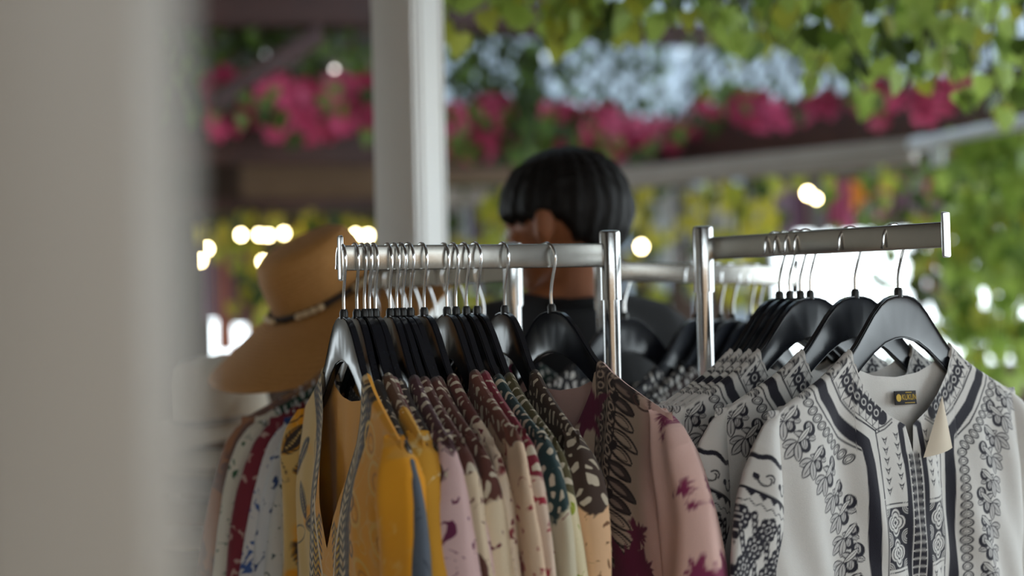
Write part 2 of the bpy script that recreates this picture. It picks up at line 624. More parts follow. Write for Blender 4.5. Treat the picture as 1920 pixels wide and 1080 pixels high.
class Cv:
    """paints a print on flat garment coordinates: x across, v down (metres)"""
    def __init__(self, x, v, base):
        self.x, self.v = x.ravel(), v.ravel()
        self.c = np.empty((self.x.size, 3))
        self.c[:] = base
        self.aa = .0009

    def _sel(self, x0, x1, v0, v1):
        return np.nonzero((self.x > x0) & (self.x < x1) & (self.v > v0) & (self.v < v1))[0]

    def put(self, idx, d, col):
        a = np.clip(.5 - d / self.aa, 0, 1)[:, None]
        self.c[idx] = self.c[idx] * (1 - a) + np.array(col) * a

    def line(self, pts, w, col):
        pts = np.array(pts, float)
        m = w + .002
        i = self._sel(pts[:, 0].min() - m, pts[:, 0].max() + m, pts[:, 1].min() - m, pts[:, 1].max() + m)
        if not i.size: return
        x, v = self.x[i], self.v[i]
        d = np.full(i.size, 9.0)
        for (a, b), (c, e) in zip(pts[:-1], pts[1:]):
            dx, dy = c - a, e - b
            L = dx * dx + dy * dy + 1e-12
            t = np.clip(((x - a) * dx + (v - b) * dy) / L, 0, 1)
            d = np.minimum(d, np.hypot(x - a - t * dx, v - b - t * dy))
        self.put(i, d - w / 2, col)

    def ell(self, cx, cy, a, b, ang, fill=None, edge=None, lw=.0016):
        m = max(a, b) + lw + .002
        i = self._sel(cx - m, cx + m, cy - m, cy + m)
        if not i.size: return
        x, v = self.x[i] - cx, self.v[i] - cy
        ca, sa = math.cos(ang), math.sin(ang)
        p, q = x * ca + v * sa, -x * sa + v * ca
        d = (np.hypot(p / a, q / b) - 1) * min(a, b)
        if fill is not None: self.put(i, d, fill)
        if edge is not None: self.put(i, np.abs(d) - lw / 2, edge)

    def leaf(self, cx, cy, L, w, ang, fill=None, edge=None, lw=.0015, rib=None):
        """pointed leaf from (cx,cy) out along ang"""
        m = L + .004
        i = self._sel(cx - m, cx + m, cy - m, cy + m)
        if not i.size: return
        x, v = self.x[i] - cx, self.v[i] - cy
        ca, sa = math.cos(ang), math.sin(ang)
        p, q = x * ca + v * sa, -x * sa + v * ca
        t = p / L
        h = w * np.clip(4 * t * (1 - t), 0, 1) ** .8
        d = np.where((t > 0) & (t < 1), np.abs(q) - h, .01)
        if fill is not None: self.put(i, d, fill)
        if edge is not None: self.put(i, np.abs(d) - lw / 2, edge)
        if rib is not None:
            self.line([(cx + ca * L * .15, cy + sa * L * .15), (cx + ca * L * .8, cy + sa * L * .8)], lw * .6, rib)

    def poly(self, pts, fill, edge=None, lw=.0014):
        """convex polygon"""
        pts = np.array(pts, float)
        m = .003
        i = self._sel(pts[:, 0].min() - m, pts[:, 0].max() + m, pts[:, 1].min() - m, pts[:, 1].max() + m)
        if not i.size: return
        x, v = self.x[i], self.v[i]
        area = sum(a[0] * b[1] - b[0] * a[1] for a, b in zip(pts, np.roll(pts, -1, 0)))
        s = 1 if area > 0 else -1
        d = np.full(i.size, -9.0)
        for a, b in zip(pts, np.roll(pts, -1, 0)):
            e = b - a
            L = np.hypot(*e) + 1e-12
            d = np.maximum(d, s * ((x - a[0]) * e[1] - (v - a[1]) * e[0]) / L)
        if fill is not None: self.put(i, d, fill)
        if edge is not None: self.put(i, np.abs(d) - lw / 2, edge)


def walk(pts, step, start=0.0):
    """points and directions every `step` along a polyline"""
    pts = [np.array(p, float) for p in pts]
    out, acc = [], start
    for a, b in zip(pts[:-1], pts[1:]):
        L = np.hypot(*(b - a))
        while acc <= L:
            out.append((a + (b - a) * acc / L, math.atan2(*(b - a)[::-1])))
            acc += step
        acc -= L
    return out


INK = lin(22, 20, 36)
INKG = lin(52, 50, 58)
PAPER = lin(212, 209, 205)
SHADE = lin(190, 187, 185)


def motif_flower(c, x, v, s, flip):
    f = flip
    for a, L in ((-2.4, .013), (-.3, .012), (1.4, .013), (2.9, .012)):
        c.leaf(x, v, L * s, .0032 * s, a if f > 0 else math.pi - a, SHADE, INK, .0013, INKG)
    for (dx, dv) in ((-.005 * f, -.006), (.003 * f, .0075)):
        c.ell(x + dx * s, v + dv * s, .0072 * s, .0066 * s, .3, INK)
        c.ell(x + dx * s, v + dv * s - .001 * s, .0034 * s, .0042 * s, 0, SHADE)
        for q in (-.0014, .0014):
            c.line([(x + (dx + q) * s, v + (dv - .004) * s), (x + (dx + q * .6) * s, v + (dv + .002) * s)], .0009, INK)
    c.leaf(x - .004 * f * s, v + .002 * s, .018 * s, .0026 * s, -.35 if f > 0 else math.pi + .35, SHADE, INK, .0012)


def motif_leaves(c, x, v, s, f):
    """three leaves fanning to the outer side (f = +1: toward +x)"""
    for a, L in ((.15, .017), (.75, .021), (1.45, .018)):
        aa = a if f > 0 else math.pi - a
        c.leaf(x, v, L * s, .0043 * s, aa, SHADE, INK, .0015, INK)
    c.leaf(x, v, .022 * s, .0028 * s, (-2.5 if f > 0 else -.64), PAPER, INK, .0012, INKG)


def motif_heart(c, x, v, s=1.0):
    for f in (-1, 1):
        c.poly([(x + f * .0046 * s, v - .0042 * s), (x - f * .0002, v - .0016 * s), (x - f * .0002, v + .0046 * s)], INK)
    c.poly([(x - .0014 * s, v - .0006 * s), (x + .0014 * s, v - .0006 * s), (x, v + .0020 * s)], PAPER)


def motif_diamond(c, x, v, s=1.0):
    for r, col in ((1.0, PAPER), (.84, INK), (.72, PAPER), (.46, INK), (.34, PAPER), (.16, INK)):
        for dx, dv in ((0, -.008), (0, .008), (-.0085, 0), (.0085, 0)):
            c.ell(x + dx * s * r, v + dv * s * r, .0078 * s * r, .0082 * s * r, 0, col)


NECK_W = [(0, .188), (.007, .155), (.037, .140), (.060, .122), (.080, .098), (.0915, .068)]
BAND_L1 = [(.137, .072), (.128, .096), (.112, .119), (.089, .142), (.0605, .158), (.0588, .19), (.058, .52)]
BAND_B = [(.153, .078), (.142, .112), (.120, .140), (.096, .160), (.0805, .171), (.0765, .195), (.0755, .30), (.075, .52)]
BAND_L2 = [(.168, .082), (.156, .117), (.141, .138), (.116, .162), (.0885, .178)]


def paint_white(x, v):
    c = Cv(x, v, PAPER)
    n = rng.normal(0, 1, c.x.size)
    for f in (-1, 1):
        g = lambda pts: [(f * a, b) for a, b in pts]
        # navy yoke band and its fine lines
        c.line(g(BAND_B), .0155, INK)
        c.line(g(BAND_L1), .0022, INK)
        c.line(g(BAND_L2), .0022, INK)
        # petal ovals outside the band
        off = [(.181, .088), (.168, .122), (.151, .146), (.127, .171), (.100, .190)]
        for p, a in walk(off, .0108):
            c.ell(f * p[0], p[1], .0076, .0043, (a + 1.15) if f > 0 else math.pi - (a + 1.15), None, INK, .0014)
            c.ell(f * p[0], p[1], .0046, .002, (a + 1.15) if f > 0 else math.pi - (a + 1.15), None, INKG, .0008)
        # flower chain
        path = [(.212, .105), (.196, .137), (.176, .166), (.143, .20), (.118, .235), (.108, .268), (.106, .36), (.106, .55)]
        if f > 0:
            path = [(.205, .105), (.185, .137), (.165, .163), (.146, .195), (.136, .235), (.132, .27), (.130, .36), (.130, .55)]
            for k in range(40):
                vv = .196 + k * .0108
                c.ell(.0975, vv, .0074, .0047, 0, None, INK, .0015)
                c.ell(.0975, vv, .0045, .002, 0, None, INKG, .0008)
        for i, (p, a) in enumerate(walk(path, .0285)):
            if i % 2 == 0:
                motif_flower(c, f * (p[0] - .004), p[1], 1.30, f)
            else:
                motif_flower(c, f * (p[0] - .002), p[1] + .004, 1.08, f)
            motif_leaves(c, f * (p[0] + .009), p[1] + .006, 1.2, f)
        # neck band zigzag with rings
        zz = [(.118, .070), (.108, .086), (.0985, .103), (.085, .117), (.067, .130), (.047, .143)]
        c.line(g(zz), .0185, INK)
        for i, (p, a) in enumerate(walk(zz, .0125)):
            for s in (-1, 1):
                nx, nv = -math.sin(a) * s, math.cos(a) * s
                t0 = np.array(p) + np.array([nx, nv]) * .0165
                d = np.array([math.cos(a), math.sin(a)])
                b0 = t0 - d * .0066 + np.array([nx, nv]) * .001
                b1 = t0 + d * .0066 + np.array([nx, nv]) * .001
                tip = np.array(p) + np.array([nx, nv]) * .0045
                c.poly([(f * q[0], q[1]) for q in (b0, b1, tip)], PAPER, INK, .0011)
        for i, (p, a) in enumerate(walk(zz, .0125, .006)):
            c.ell(f * p[0], p[1], .0036, .0036, 0, None, PAPER, .0014)
        # shoulder hearts above the zigzag and its border
        c.poly(g([(.137, .05), (.137, .078), (.122, .098), (.098, .078), (.098, .05)]), PAPER)
        c.line(g(BAND_L1[:3]), .0022, INK)
        for hx, hv in ((.128, .071), (.116, .070), (.122, .080), (.110, .076), (.127, .088)):
            motif_heart(c, f * hx, hv + .001, .95)
        for q in (0, .003):
            c.line(g([(.101 + q * .4, .072 + q), (.1255 + q * .4, .0925 + q)]), .0012, INK)
        # border at the lower end of the zigzag
        for q in (0, .004):
            c.line(g([(.060, .157 + q), (.044, .153 + q), (.030, .146 + q)]), .0015, INK)
        # hearts between band and placket
        for colx in (.0465, .0265):
            k = 0
            for vv in np.arange(.1705, .240, .0118):
                motif_heart(c, f * colx, vv - (.004 if colx < .03 else 0), 1.08)
        # blocks of diamonds down the panel
        for v0 in (.249, .40):
            for q in (-.0035, .0755):
                c.line(g([(.0575, v0 + q - .001), (.018, v0 + q - .001)]), .0016, INK)
            c.poly(g([(.0578, v0), (.0578, v0 + .071), (.018, v0 + .071), (.018, v0)]), INK)
            for dv in (.018, .053):
                motif_diamond(c, f * .0385, v0 + dv, 1.0)
            for ex in (.0578, .018):
                for ev in (0, .0355, .071):
                    for r in (.0085, .006, .0036):
                        c.ell(f * ex, v0 + ev, r, r, 0, None, PAPER, .0011)
            c.line(g([(.0588, v0 - .01), (.0588, v0 + .08)]), .004, PAPER)
            c.line(g([(.0585, v0 - .01), (.0585, v0 + .08)]), .0018, INK)
        for colx in (.0465, .0265):
            for vv in np.arange(.334, .396, .0118):
                motif_heart(c, f * colx, vv)
        # placket strips
        c.line(g([(.0062, .150), (.017, .156), (.0165, .186), (.0142, .20), (.0142, .56)]), .009, INK)
    c.poly([(-.0098, .189), (.0098, .189), (.0098, .56), (-.0098, .56)], INK)
    for xx in (-.0098, 0, .0098):
        c.line([(xx, .189), (xx, .56)], .0016, PAPER)
    for vv in np.arange(.195, .56, .0098):
        c.line([(-.0098, vv + .001), (0, vv), (.0098, vv + .001)], .0017, PAPER)
    c.c *= (1 + n * .012)[:, None]
    return np.clip(c.c, 0, 1)


def paint_white_sleeve(x, v):
    c = Cv(x, v, PAPER)
    for f in (-1,):
        def q(a, w):      # a = distance outward from x = .20, w = depth along the slanted border
            return (f * (.20 + a), w + .55 * (.05 - a))
        # wavy line
        c.line([q(a, .171 + .0025 * math.sin(a * 260)) for a in np.arange(-.05, .12, .004)], .0055, INK)
        for a in np.arange(-.03, .11, .026):
            cx, cv = q(a, .195)
            c.line([(cx + f * (.0095 - .0022 * t) * math.cos(t), cv + (.0100 - .0022 * t) * math.sin(t)) for t in np.arange(0, 3.6, .22)] , .0019, INK)
            c.line([(cx - f * .0015 + f * .0048 * math.cos(t), cv + .0005 + .005 * math.sin(t)) for t in np.arange(2.4, 5.6, .3)], .0019, INK)
            c.leaf(cx + f * .0095, cv, .009, .003, -1.2 if f > 0 else -1.9, INK)
        c.line([q(a, .2135) for a in np.arange(-.05, .12, .01)], .0035, INK)
        for a in np.arange(-.05, .12, .0115):
            b = [q(a - .0055, .214), q(a + .0055, .214), q(a, .2215)]
            c.poly(b, INK)
        c.line([q(a, .2275 + .0022 * math.sin(a * 540)) for a in np.arange(-.05, .12, .0022)], .0012, INKG)
        for row, w in enumerate((.250, .277, .304)):
            for a in np.arange(-.05 + (.016 if row % 2 else 0), .12, .032):
                cx, cv = q(a, w)
                for r in range(6):
                    an = r * math.pi / 3
                    c.ell(cx + .0072 * math.cos(an), cv + .0082 * math.sin(an), .0058, .0062, 0, INK)
                c.ell(cx, cv, .0085, .0095, 0, INK)
                for r in range(8):
                    an = r * math.pi / 4
                    c.ell(cx + .0078 * math.cos(an), cv + .0088 * math.sin(an), .0017, .0017, 0, SHADE)
                c.ell(cx, cv, .0032, .0032, 0, None, SHADE, .0014)
                # beaded tape between medallions
                tx, tv = q(a + .016, w)
                c.line([(tx, tv - .011), (tx - .001 * f, tv + .011)], .0065, INK)
                for k in (-.008, 0, .008):
                    c.ell(tx, tv + k, .0017, .0022, 0, SHADE)
        for k, w in enumerate((.322, .345, .368)):
            c.line([q(a, w + .0025 * math.sin(a * 520)) for a in np.arange(-.05, .12, .0023)], .008, INK)
            c.line([q(a, w + .0095) for a in np.arange(-.05, .12, .01)], .0015, INK)
            for a in np.arange(-.05, .12, .011):
                cx, cv = q(a, w)
                c.ell(cx, cv, .0018, .0018, 0, SHADE)
    return c.c


YEL, YCREAM, YINK, YDK = lin(226, 154, 22), lin(214, 176, 104), lin(52, 40, 34), lin(120, 82, 30)
NECK_Y = [(0, .268), (.016, .246), (.040, .212), (.060, .180), (.078, .140), (.087, .100), (.0915, .068)]


def nzf(x, v, s, seed):
    """cheap smooth value noise on the garment"""
    r = np.random.default_rng(seed)
    o = np.zeros_like(x)
    for k in range(7):
        a, b, p = r.normal(0, s), r.normal(0, s), r.uniform(0, 6.28)
        o += np.sin(a * x + b * v + p + 1.3 * np.sin(b * x - a * v + p * 2))
    return o / 7


def paint_yellow(x, v):
    c = Cv(x, v, YEL)
    c.aa = .0014
    m = nzf(c.x, c.v, 70, 3)
    a = np.clip((m - .25) / .2, 0, 1)[:, None] * .28
    c.c = c.c * (1 - a) + np.array(YCREAM) * a
    vein = np.clip(1 - np.abs(nzf(c.x, c.v, 55, 9)) / .035, 0, 1)[:, None] * .35
    c.c = c.c * (1 - vein) + np.array(lin(236, 206, 140)) * vein
    r = random.Random(5)
    # far (left) panel: cream ground with black feathers
    far = np.clip((-.062 - c.x) / .004, 0, 1) * np.clip((.40 - c.v) / .02, 0, 1)
    far = (far * np.clip((nzf(c.x, c.v, 40, 21) + .45) / .2, 0, 1))[:, None]
    c.c = c.c * (1 - far) + np.array(YCREAM) * far
    for k in range(26):
        lx, lv = -r.uniform(.085, .25), r.uniform(.10, .42)
        an = r.uniform(-.9, -.2) if k % 3 else r.uniform(.5, 1.3)
        c.leaf(lx, lv, .052, .0105, math.pi + an, YEL if k % 4 == 0 else None, YINK, .0018)
        if k % 2 == 0:
            c.leaf(lx, lv, .050, .0085, math.pi + an, YINK)
            for q in np.linspace(.2, .8, 8):
                c.ell(lx - math.cos(an) * .05 * q, lv - math.sin(an) * .05 * q, .0014, .0014, 0, YCREAM)
    for f in (-1, 1):
        edge = [(.0935, .060), (.090, .10), (.081, .14), (.068, .18), (.060, .21), (.056, .26), (.054, .36), (.053, .6)]
        g = lambda o: [(f * (a + o), b) for a, b in edge]
        c.line(g(.018), .040, lin(216, 190, 146))
        c.line(g(-.003), .004, YINK)
        c.line(g(.040), .004, lin(92, 70, 46))
        c.line(g(.0195), .0035, YINK)
        for k, (p, an) in enumerate(walk(edge, .0105)):
            x0, v0 = p[0], p[1]
            c.line([(f * x0, v0), (f * (x0 + .0085), v0 + .0055), (f * (x0 + .017), v0)], .0042, YINK)
            c.ell(f * (x0 + .030), v0 + .003, .0072, .0040, .7 * f, lin(128, 98, 62), YINK, .0038)
            if k % 2: c.ell(f * (x0 + .009), v0 - .001, .003, .0025, 0, lin(150, 110, 60))
    # gold zigzag panel inside the bands below the slit, with cream piping
    for k in range(40):
        vv = .235 + k * .0085
        hw = min(.052, .012 + (vv - .235) * .6)
        for f in (-1, 1):
            c.line([(f * .0535, vv), (f * .044, vv + .006), (f * .035, vv - .002), (f * .026, vv + .006)], .0032, YINK)
            c.line([(f * .0535, vv + .004), (f * .044, vv + .010), (f * .035, vv + .002)], .002, lin(212, 170, 40))
    for f in (-1, 1):
        c.line([(f * .060, .215), (f * .024, .30), (f * .018, .38), (f * .016, .6)], .0045, lin(226, 204, 168))
    c.poly([(-.022, .30), (.022, .30), (.015, .6), (-.015, .6)], YCREAM)
    # paisleys on the near panel
    for px_, pv_ in ((.135, .13), (.16, .17), (.12, .205), (.175, .235), (.14, .275)):
        c.ell(px_, pv_, .020, .012, .9, None, lin(226, 178, 84), .003)
        c.ell(px_ + .004, pv_ + .004, .011, .006, .9, None, lin(190, 126, 30), .002)
    for px_, pv_ in ((.108, .20), (.104, .225), (.110, .25)):
        c.ell(px_, pv_, .010, .008, 0, None, YDK, .004)
    for k in range(5):
        c.ell(.092 + k * .026, .300, .015, .017, 0, None, YINK, .007)
        c.ell(.092 + k * .026, .303, .006, .007, 0, None, YINK, .003)
    return np.clip(c.c, 0, 1)


PINK, PBEIGE, MAR, PINKK = lin(222, 182, 172), lin(196, 172, 152), lin(104, 28, 62), lin(44, 32, 34)


def blot(c, x0, v0, r, col, seed):
    """ragged tie-dye splash"""
    d = np.hypot(c.x - x0, (c.v - v0) * .85)
    an = np.arctan2(c.v - v0, c.x - x0)
    q = random.Random(seed)
    rr = r * (1 + sum(.16 * math.cos(0) * np.sin(an * k + q.uniform(0, 6)) for k in (3, 5, 8, 13)))
    rr = rr + r * .35 * nzf(c.x, c.v, 240, seed)
    a = np.clip((rr - d) / .004, 0, 1)[:, None]
    c.c = c.c * (1 - a) + np.array(col) * a


def paint_pink(x, v):
    c = Cv(x, v, PBEIGE)
    c.aa = .0012
    p = np.clip((np.abs(c.x) - .166) / .02, 0, 1)[:, None]
    c.c = c.c * (1 - p) + np.array(PINK) * p
    for f in (-1, 1):
        edge = [(.116, .055), (.113, .10), (.107, .17), (.103, .24), (.100, .33), (.098, .6)]
        g = lambda o: [(f * (a + o), b) for a, b in edge]
        c.line(g(-.014), .018, lin(66, 52, 50))
        c.line(g(.008), .016, PINKK)
        c.line(g(-.003), .003, PINKK)
        for i, (q, an) in enumerate(walk(edge, .0125)):
            c.ell(f * (q[0] + .0075), q[1], .0062, .0035, .9 * f, None, PBEIGE, .0018)
            c.ell(f * (q[0] - .014), q[1], .006, .0036, 0, None, PBEIGE, .0018)
            c.ell(f * (q[0] - .014), q[1] + .006, .002, .002, 0, PINKK)
        for i, vv in enumerate(np.arange(.068, .6, .0185)):
            bx = .121 - .045 * max(0, min(.3, vv - .07))
            dark = (i // 3) % 2 == 0
            L = .058 if i % 3 == 1 else .047
            aa = .52 if f > 0 else math.pi - .52
            c.leaf(f * bx, vv, L, .0064, aa, lin(70, 56, 54) if dark else None, PINKK, .0028)
            if dark:
                c.leaf(f * (bx + .006), vv + .005, L * .55, .0026, aa, lin(150, 128, 116))
            else:
                c.leaf(f * (bx + .005), vv + .004, L * .66, .0040, aa, None, PINKK, .0013)
            if i % 3 == 2:
                c.ell(f * (bx + .008), vv + .001, .0062, .0062, 0, PINKK)
        for vv, L in ((.072, .030), (.088, .034), (.104, .034)):
            c.leaf(f * (.150 + .25 * (vv - .07)), vv, L, .0068, .55 if f > 0 else math.pi - .55, None, lin(92, 64, 60), .0026)
    for k, (bx, bv, r) in enumerate(((.166, .262, .015), (.150, .300, .028), (.128, .325, .036), (.172, .300, .016), (.074, .12, .028), (.176, .094, .010),
                                     (-.09, .10, .05), (.02, .20, .04), (-.15, .22, .05), (.152, .070, .010))):
        blot(c, bx, bv, r, MAR, 40 + k)
    return np.clip(c.c, 0, 1)


def paint_pink_sleeve(x, v):
    c = Cv(x, v, PINK)
    for k, (bx, bv, r) in enumerate(((.254, .205, .0085), (.284, .245, .008), (.270, .295, .013), (.284, .288, .008), (.240, .212, .004), (.262, .222, .005),
                                     (.216, .135, .007), (.210, .126, .008), (.222, .150, .005), (.25, .33, .02), (.29, .36, .02))):
        blot(c, bx, bv, r, lin(126, 36, 78), 70 + k)
        blot(c, -bx, bv, r, lin(126, 36, 78), 90 + k)
    return c.c


def neck_fn(pts):
    xs, vs = [p[0] for p in pts], [p[1] for p in pts]
    return lambda ax: np.interp(ax, xs, vs)


def rows(v_fine, v_end, n_fine, n_coarse):
    a = np.linspace(0, 1, n_fine)
    a = np.concatenate([[0, .004, .010, .018], a[1:][a[1:] > .022]]) * v_fine
    b = np.linspace(v_fine, v_end, n_coarse + 1)[1:]
    return np.concatenate([a, b])


def garment_meshes(seed, neck, puff=.006, fold=.0015, sleeve_t=.013, nx=61, nf=60, fine_to=.36, paint=None, paint_s=None,
                   length=.74, snx=28, sns=50, flare=.03, drop=.0, wid=1.0, t0=.0068, puff_back=None):
    """front, back, two sleeves of a hip-length tunic in the hanger's frame (front toward -y)"""
    r = np.random.default_rng(seed)
    ph = r.uniform(0, 6.28, 8)
    kx = r.uniform(.8, 1.2, 4)
    W = .218 * wid
    shoulder = lambda ax: -hanger_top(ax) - .0065 + drop
    nk = neck_fn(neck)
    xn = neck[-1][0]
    u = np.linspace(-1, 1, nx)
    xs0 = u * W

    def sheet(top, sgn, nfine, ncoarse, t0, pf):
        T = top(np.abs(xs0))                                   # v at the top of each column
        s = rows(1.0, 1.0 + (length - fine_to) / fine_to, nfine, ncoarse)
        V = np.empty((s.size, nx))
        for j in range(nx):
            fine = T[j] + np.clip(s, 0, 1) * (fine_to - T[j])
            V[:, j] = np.where(s <= 1, fine, fine_to + (s - 1) * fine_to)
        X = xs0[None, :] * (1 + flare / .22 * np.clip((V - .12) / .25, 0, 1.6))
        uu = np.abs(u)[None, :]
        close = np.sqrt(np.clip(1 - uu ** 6, 0, 1))
        dep = np.clip((V - T[None, :]) / .10, 0, 1)
        body = t0 + pf * sstep(V, .10, .24) * (1 - .55 * uu ** 2)
        fo = fold * dep * (np.sin(38 * kx[0] * X + ph[0] + 5 * V) + .7 * np.sin(71 * kx[1] * X + ph[1] - 4 * V) + .45 * np.sin(17 * X + 9 * V + ph[2])
                           + .3 * np.sin(120 * kx[2] * X + ph[3] + 7 * np.sin(9 * V)))
        pinch = np.sqrt(np.clip((V - T[None, :]) / .005, 0, 1))
        body = body * np.where(np.abs(xs0)[None, :] < xn - .004, 1.0, pinch)
        Y = sgn * (body * close) + fo * (sgn if pf > .02 else 1) * close
        return X, Y, V

    top_f = lambda ax: np.where(ax < xn, np.maximum(nk(ax), shoulder(ax)), shoulder(ax))
    back_n = neck_fn([(0, .099), (.04, .0955), (.07, .086), (xn, neck[-1][1])])
    top_b = lambda ax: np.where(ax < xn, np.maximum(back_n(ax), shoulder(ax)), shoulder(ax))
    X, Y, V = sheet(top_f, -1, nf, 14, t0, puff)
    A = np.stack([X, Y, -V], -1)
    front = grid_mesh('front', A, False, paint(X, V) .reshape(*X.shape, 3) if paint else None, flip=True)
    step = max(1, nx // 90)
    u_full = u
    xs_keep = xs0
    if nx > 130:
        u = np.linspace(-1, 1, 91); xs0 = u * W
        nx_b = 91
    else:
        nx_b = nx
    nx_old = nx
    nx = nx_b
    X, Y, V = sheet(top_b, 1, 36, 10, t0, puff * .7 if puff_back is None else puff_back)
    A = np.stack([X, Y, -V], -1)
    plain = None
    if paint:
        base = {'w': PAPER, 'y': YEL, 'p': PINK}[paint.__name__[6]]
        plain = np.empty((*X.shape, 3)); plain[:] = base
        plain *= (1 + .03 * np.sin(90 * X + 20 * V))[..., None]
    back = grid_mesh('back', A, False, plain)
    sl = []
    O = [(.198, .1225), (.212, .129), (.228, .140), (.243, .158), (.256, .186), (.268, .225), (.279, .28), (.288, .34), (.294, .41), (.297, .50)]
    I = [(.190, .1200), (.192, .140), (.194, .165), (.196, .195), (.198, .225), (.200, .26), (.203, .30), (.206, .35), (.209, .42), (.212, .50)]
    for sg in (-1, 1):
        t = np.linspace(0, 1, sns)
        k = np.linspace(0, 1, len(O))
        ox, ov = np.interp(t, k, [p[0] for p in O]) * wid, np.interp(t, k, [p[1] for p in O]) + drop * .6
        ix, iv = np.interp(t, k, [p[0] for p in I]) * wid, np.interp(t, k, [p[1] for p in I]) + drop * .6
        th = np.linspace(0, 2 * math.pi, snx, endpoint=False)
        ct = np.cos(th)[None, :]
        mx, mv = ((ox + ix) / 2)[:, None], ((ov + iv) / 2)[:, None]
        hx, hv = ((ox - ix) / 2)[:, None], ((ov - iv) / 2)[:, None]
        Xs = mx + hx * ct
        Vs = mv + hv * ct
        thick = sleeve_t * (0.42 + .58 * sstep(t, 0, .45))[:, None] * (1 + .16 * np.sin(9 * t + ph[4])[:, None])
        Ys = thick * np.sin(th)[None, :] * (1 + .22 * np.sin(3 * th[None, :] + 6 * t[:, None] + ph[5]))
        Ys = Ys + fold * .8 * np.sin(26 * Vs + ph[6]) * np.sin(60 * Xs + ph[7])
        Xs = Xs + sleeve_t * .22 * np.sin(17 * Vs + ph[3]) * t[:, None]
        Aa = np.stack([sg * Xs, Ys, -Vs], -1)
        cs = paint_s(sg * Xs, Vs).reshape(*Xs.shape, 3) if paint_s else None
        sl.append(grid_mesh('sleeve', Aa, True, cs, flip=(sg > 0)))
    return front, back, sl


def tunic(h, meshes, m, label, group=None, name='tunic'):
    o = empty(name, h.location)
    o.rotation_euler = h.rotation_euler
    tag(o, label, 'shirt', group)
    f, b, sl = meshes
    for me in (f, b, *sl):
        if not me.materials:
            me.materials.append(m)
    link('front', f, None, o); link('back', b, None, o)
    for s in sl:
        link('sleeve', s, None, o)
    return o


ORD = ['first', 'second', 'third', 'fourth', 'fifth', 'sixth', 'seventh', 'eighth', 'ninth', 'tenth', 'eleventh', 'twelfth', 'thirteenth',
       'fourteenth', 'fifteenth', 'sixteenth']
# ---- front-left arm: sixteen tunics
F_PX = [639, 665, 679, 688, 699, 727, 739, 750, 764, 790, 833, 850, 869, 889, 941, 1027]
F_PHI = [21.5, 19, 21, 21, 21.5, 20, 22, 25.5, 23.5, 22.5, 20.5, 20.5, 23, 24, 22, 34]
F_DES = [None,
         (lin(84, 92, 104), lin(56, 62, 72), lin(38, 34, 34), None, .58, .17, 'slate-blue tunic with black shoulder print, just behind the mustard one'),
         (lin(208, 150, 40), lin(222, 190, 120), lin(92, 62, 44), lin(226, 200, 150), .56, .14, 'mustard tunic with cream and red rope-print shoulder and wide yellow sleeve'),
         (lin(196, 160, 148), lin(120, 36, 56), lin(100, 48, 48), None, .60, .20, 'blush tunic with crimson shoulder print behind the second mustard sleeve'),
         (lin(186, 164, 146), lin(92, 26, 60), lin(52, 40, 40), lin(80, 30, 50), .53, .26, 'beige tunic with charcoal paisley yoke and purple splash on sleeve'),
         (lin(212, 178, 176), lin(98, 28, 66), lin(74, 40, 46), None, .62, .22, 'pale pink tunic with dusky wine blot on its short puffed sleeve'),
         (lin(206, 184, 156), lin(88, 50, 40), lin(86, 44, 36), lin(96, 40, 44), .60, .22, 'sand tunic with russet rope-print shoulder and brown freckles'),
         (lin(222, 202, 172), lin(100, 40, 50), lin(92, 50, 42), lin(110, 40, 56), .66, .24, 'cream tunic with chestnut paisley yoke and a few maroon twigs'),
         (lin(100, 112, 62), lin(74, 84, 48), lin(88, 50, 42), None, .57, .22, 'olive green tunic squeezed between two cream ones'),
         (lin(226, 206, 182), lin(140, 60, 66), lin(96, 44, 38), lin(120, 36, 48), .66, .17, 'ivory tunic with mahogany shoulder and scattered maroon berries'),
         (lin(216, 188, 160), lin(150, 48, 60), lin(110, 60, 48), lin(150, 40, 56), .64, .19, 'peach-beige tunic with tan rope yoke and raspberry flecks'),
         (lin(206, 180, 160), lin(130, 30, 60), lin(120, 24, 44), lin(150, 30, 50), .60, .25, 'tunic with bright crimson shoulder fading into red-spattered cream'),
         (lin(196, 186, 160), lin(60, 80, 76), lin(26, 52, 54), lin(120, 40, 60), .62, .26, 'tunic with dark teal shoulder over a cream flecked sleeve'),
         (lin(214, 200, 164), lin(150, 160, 44), lin(82, 74, 44), lin(140, 150, 40), .60, .24, 'cream tunic with khaki rope yoke and lime green dye patches'),
         (lin(222, 180, 140), lin(110, 66, 44), lin(62, 44, 34), lin(120, 80, 50), .68, .27, 'apricot tunic with dark brown paisley shoulder beside the pink kurta'),
         None]
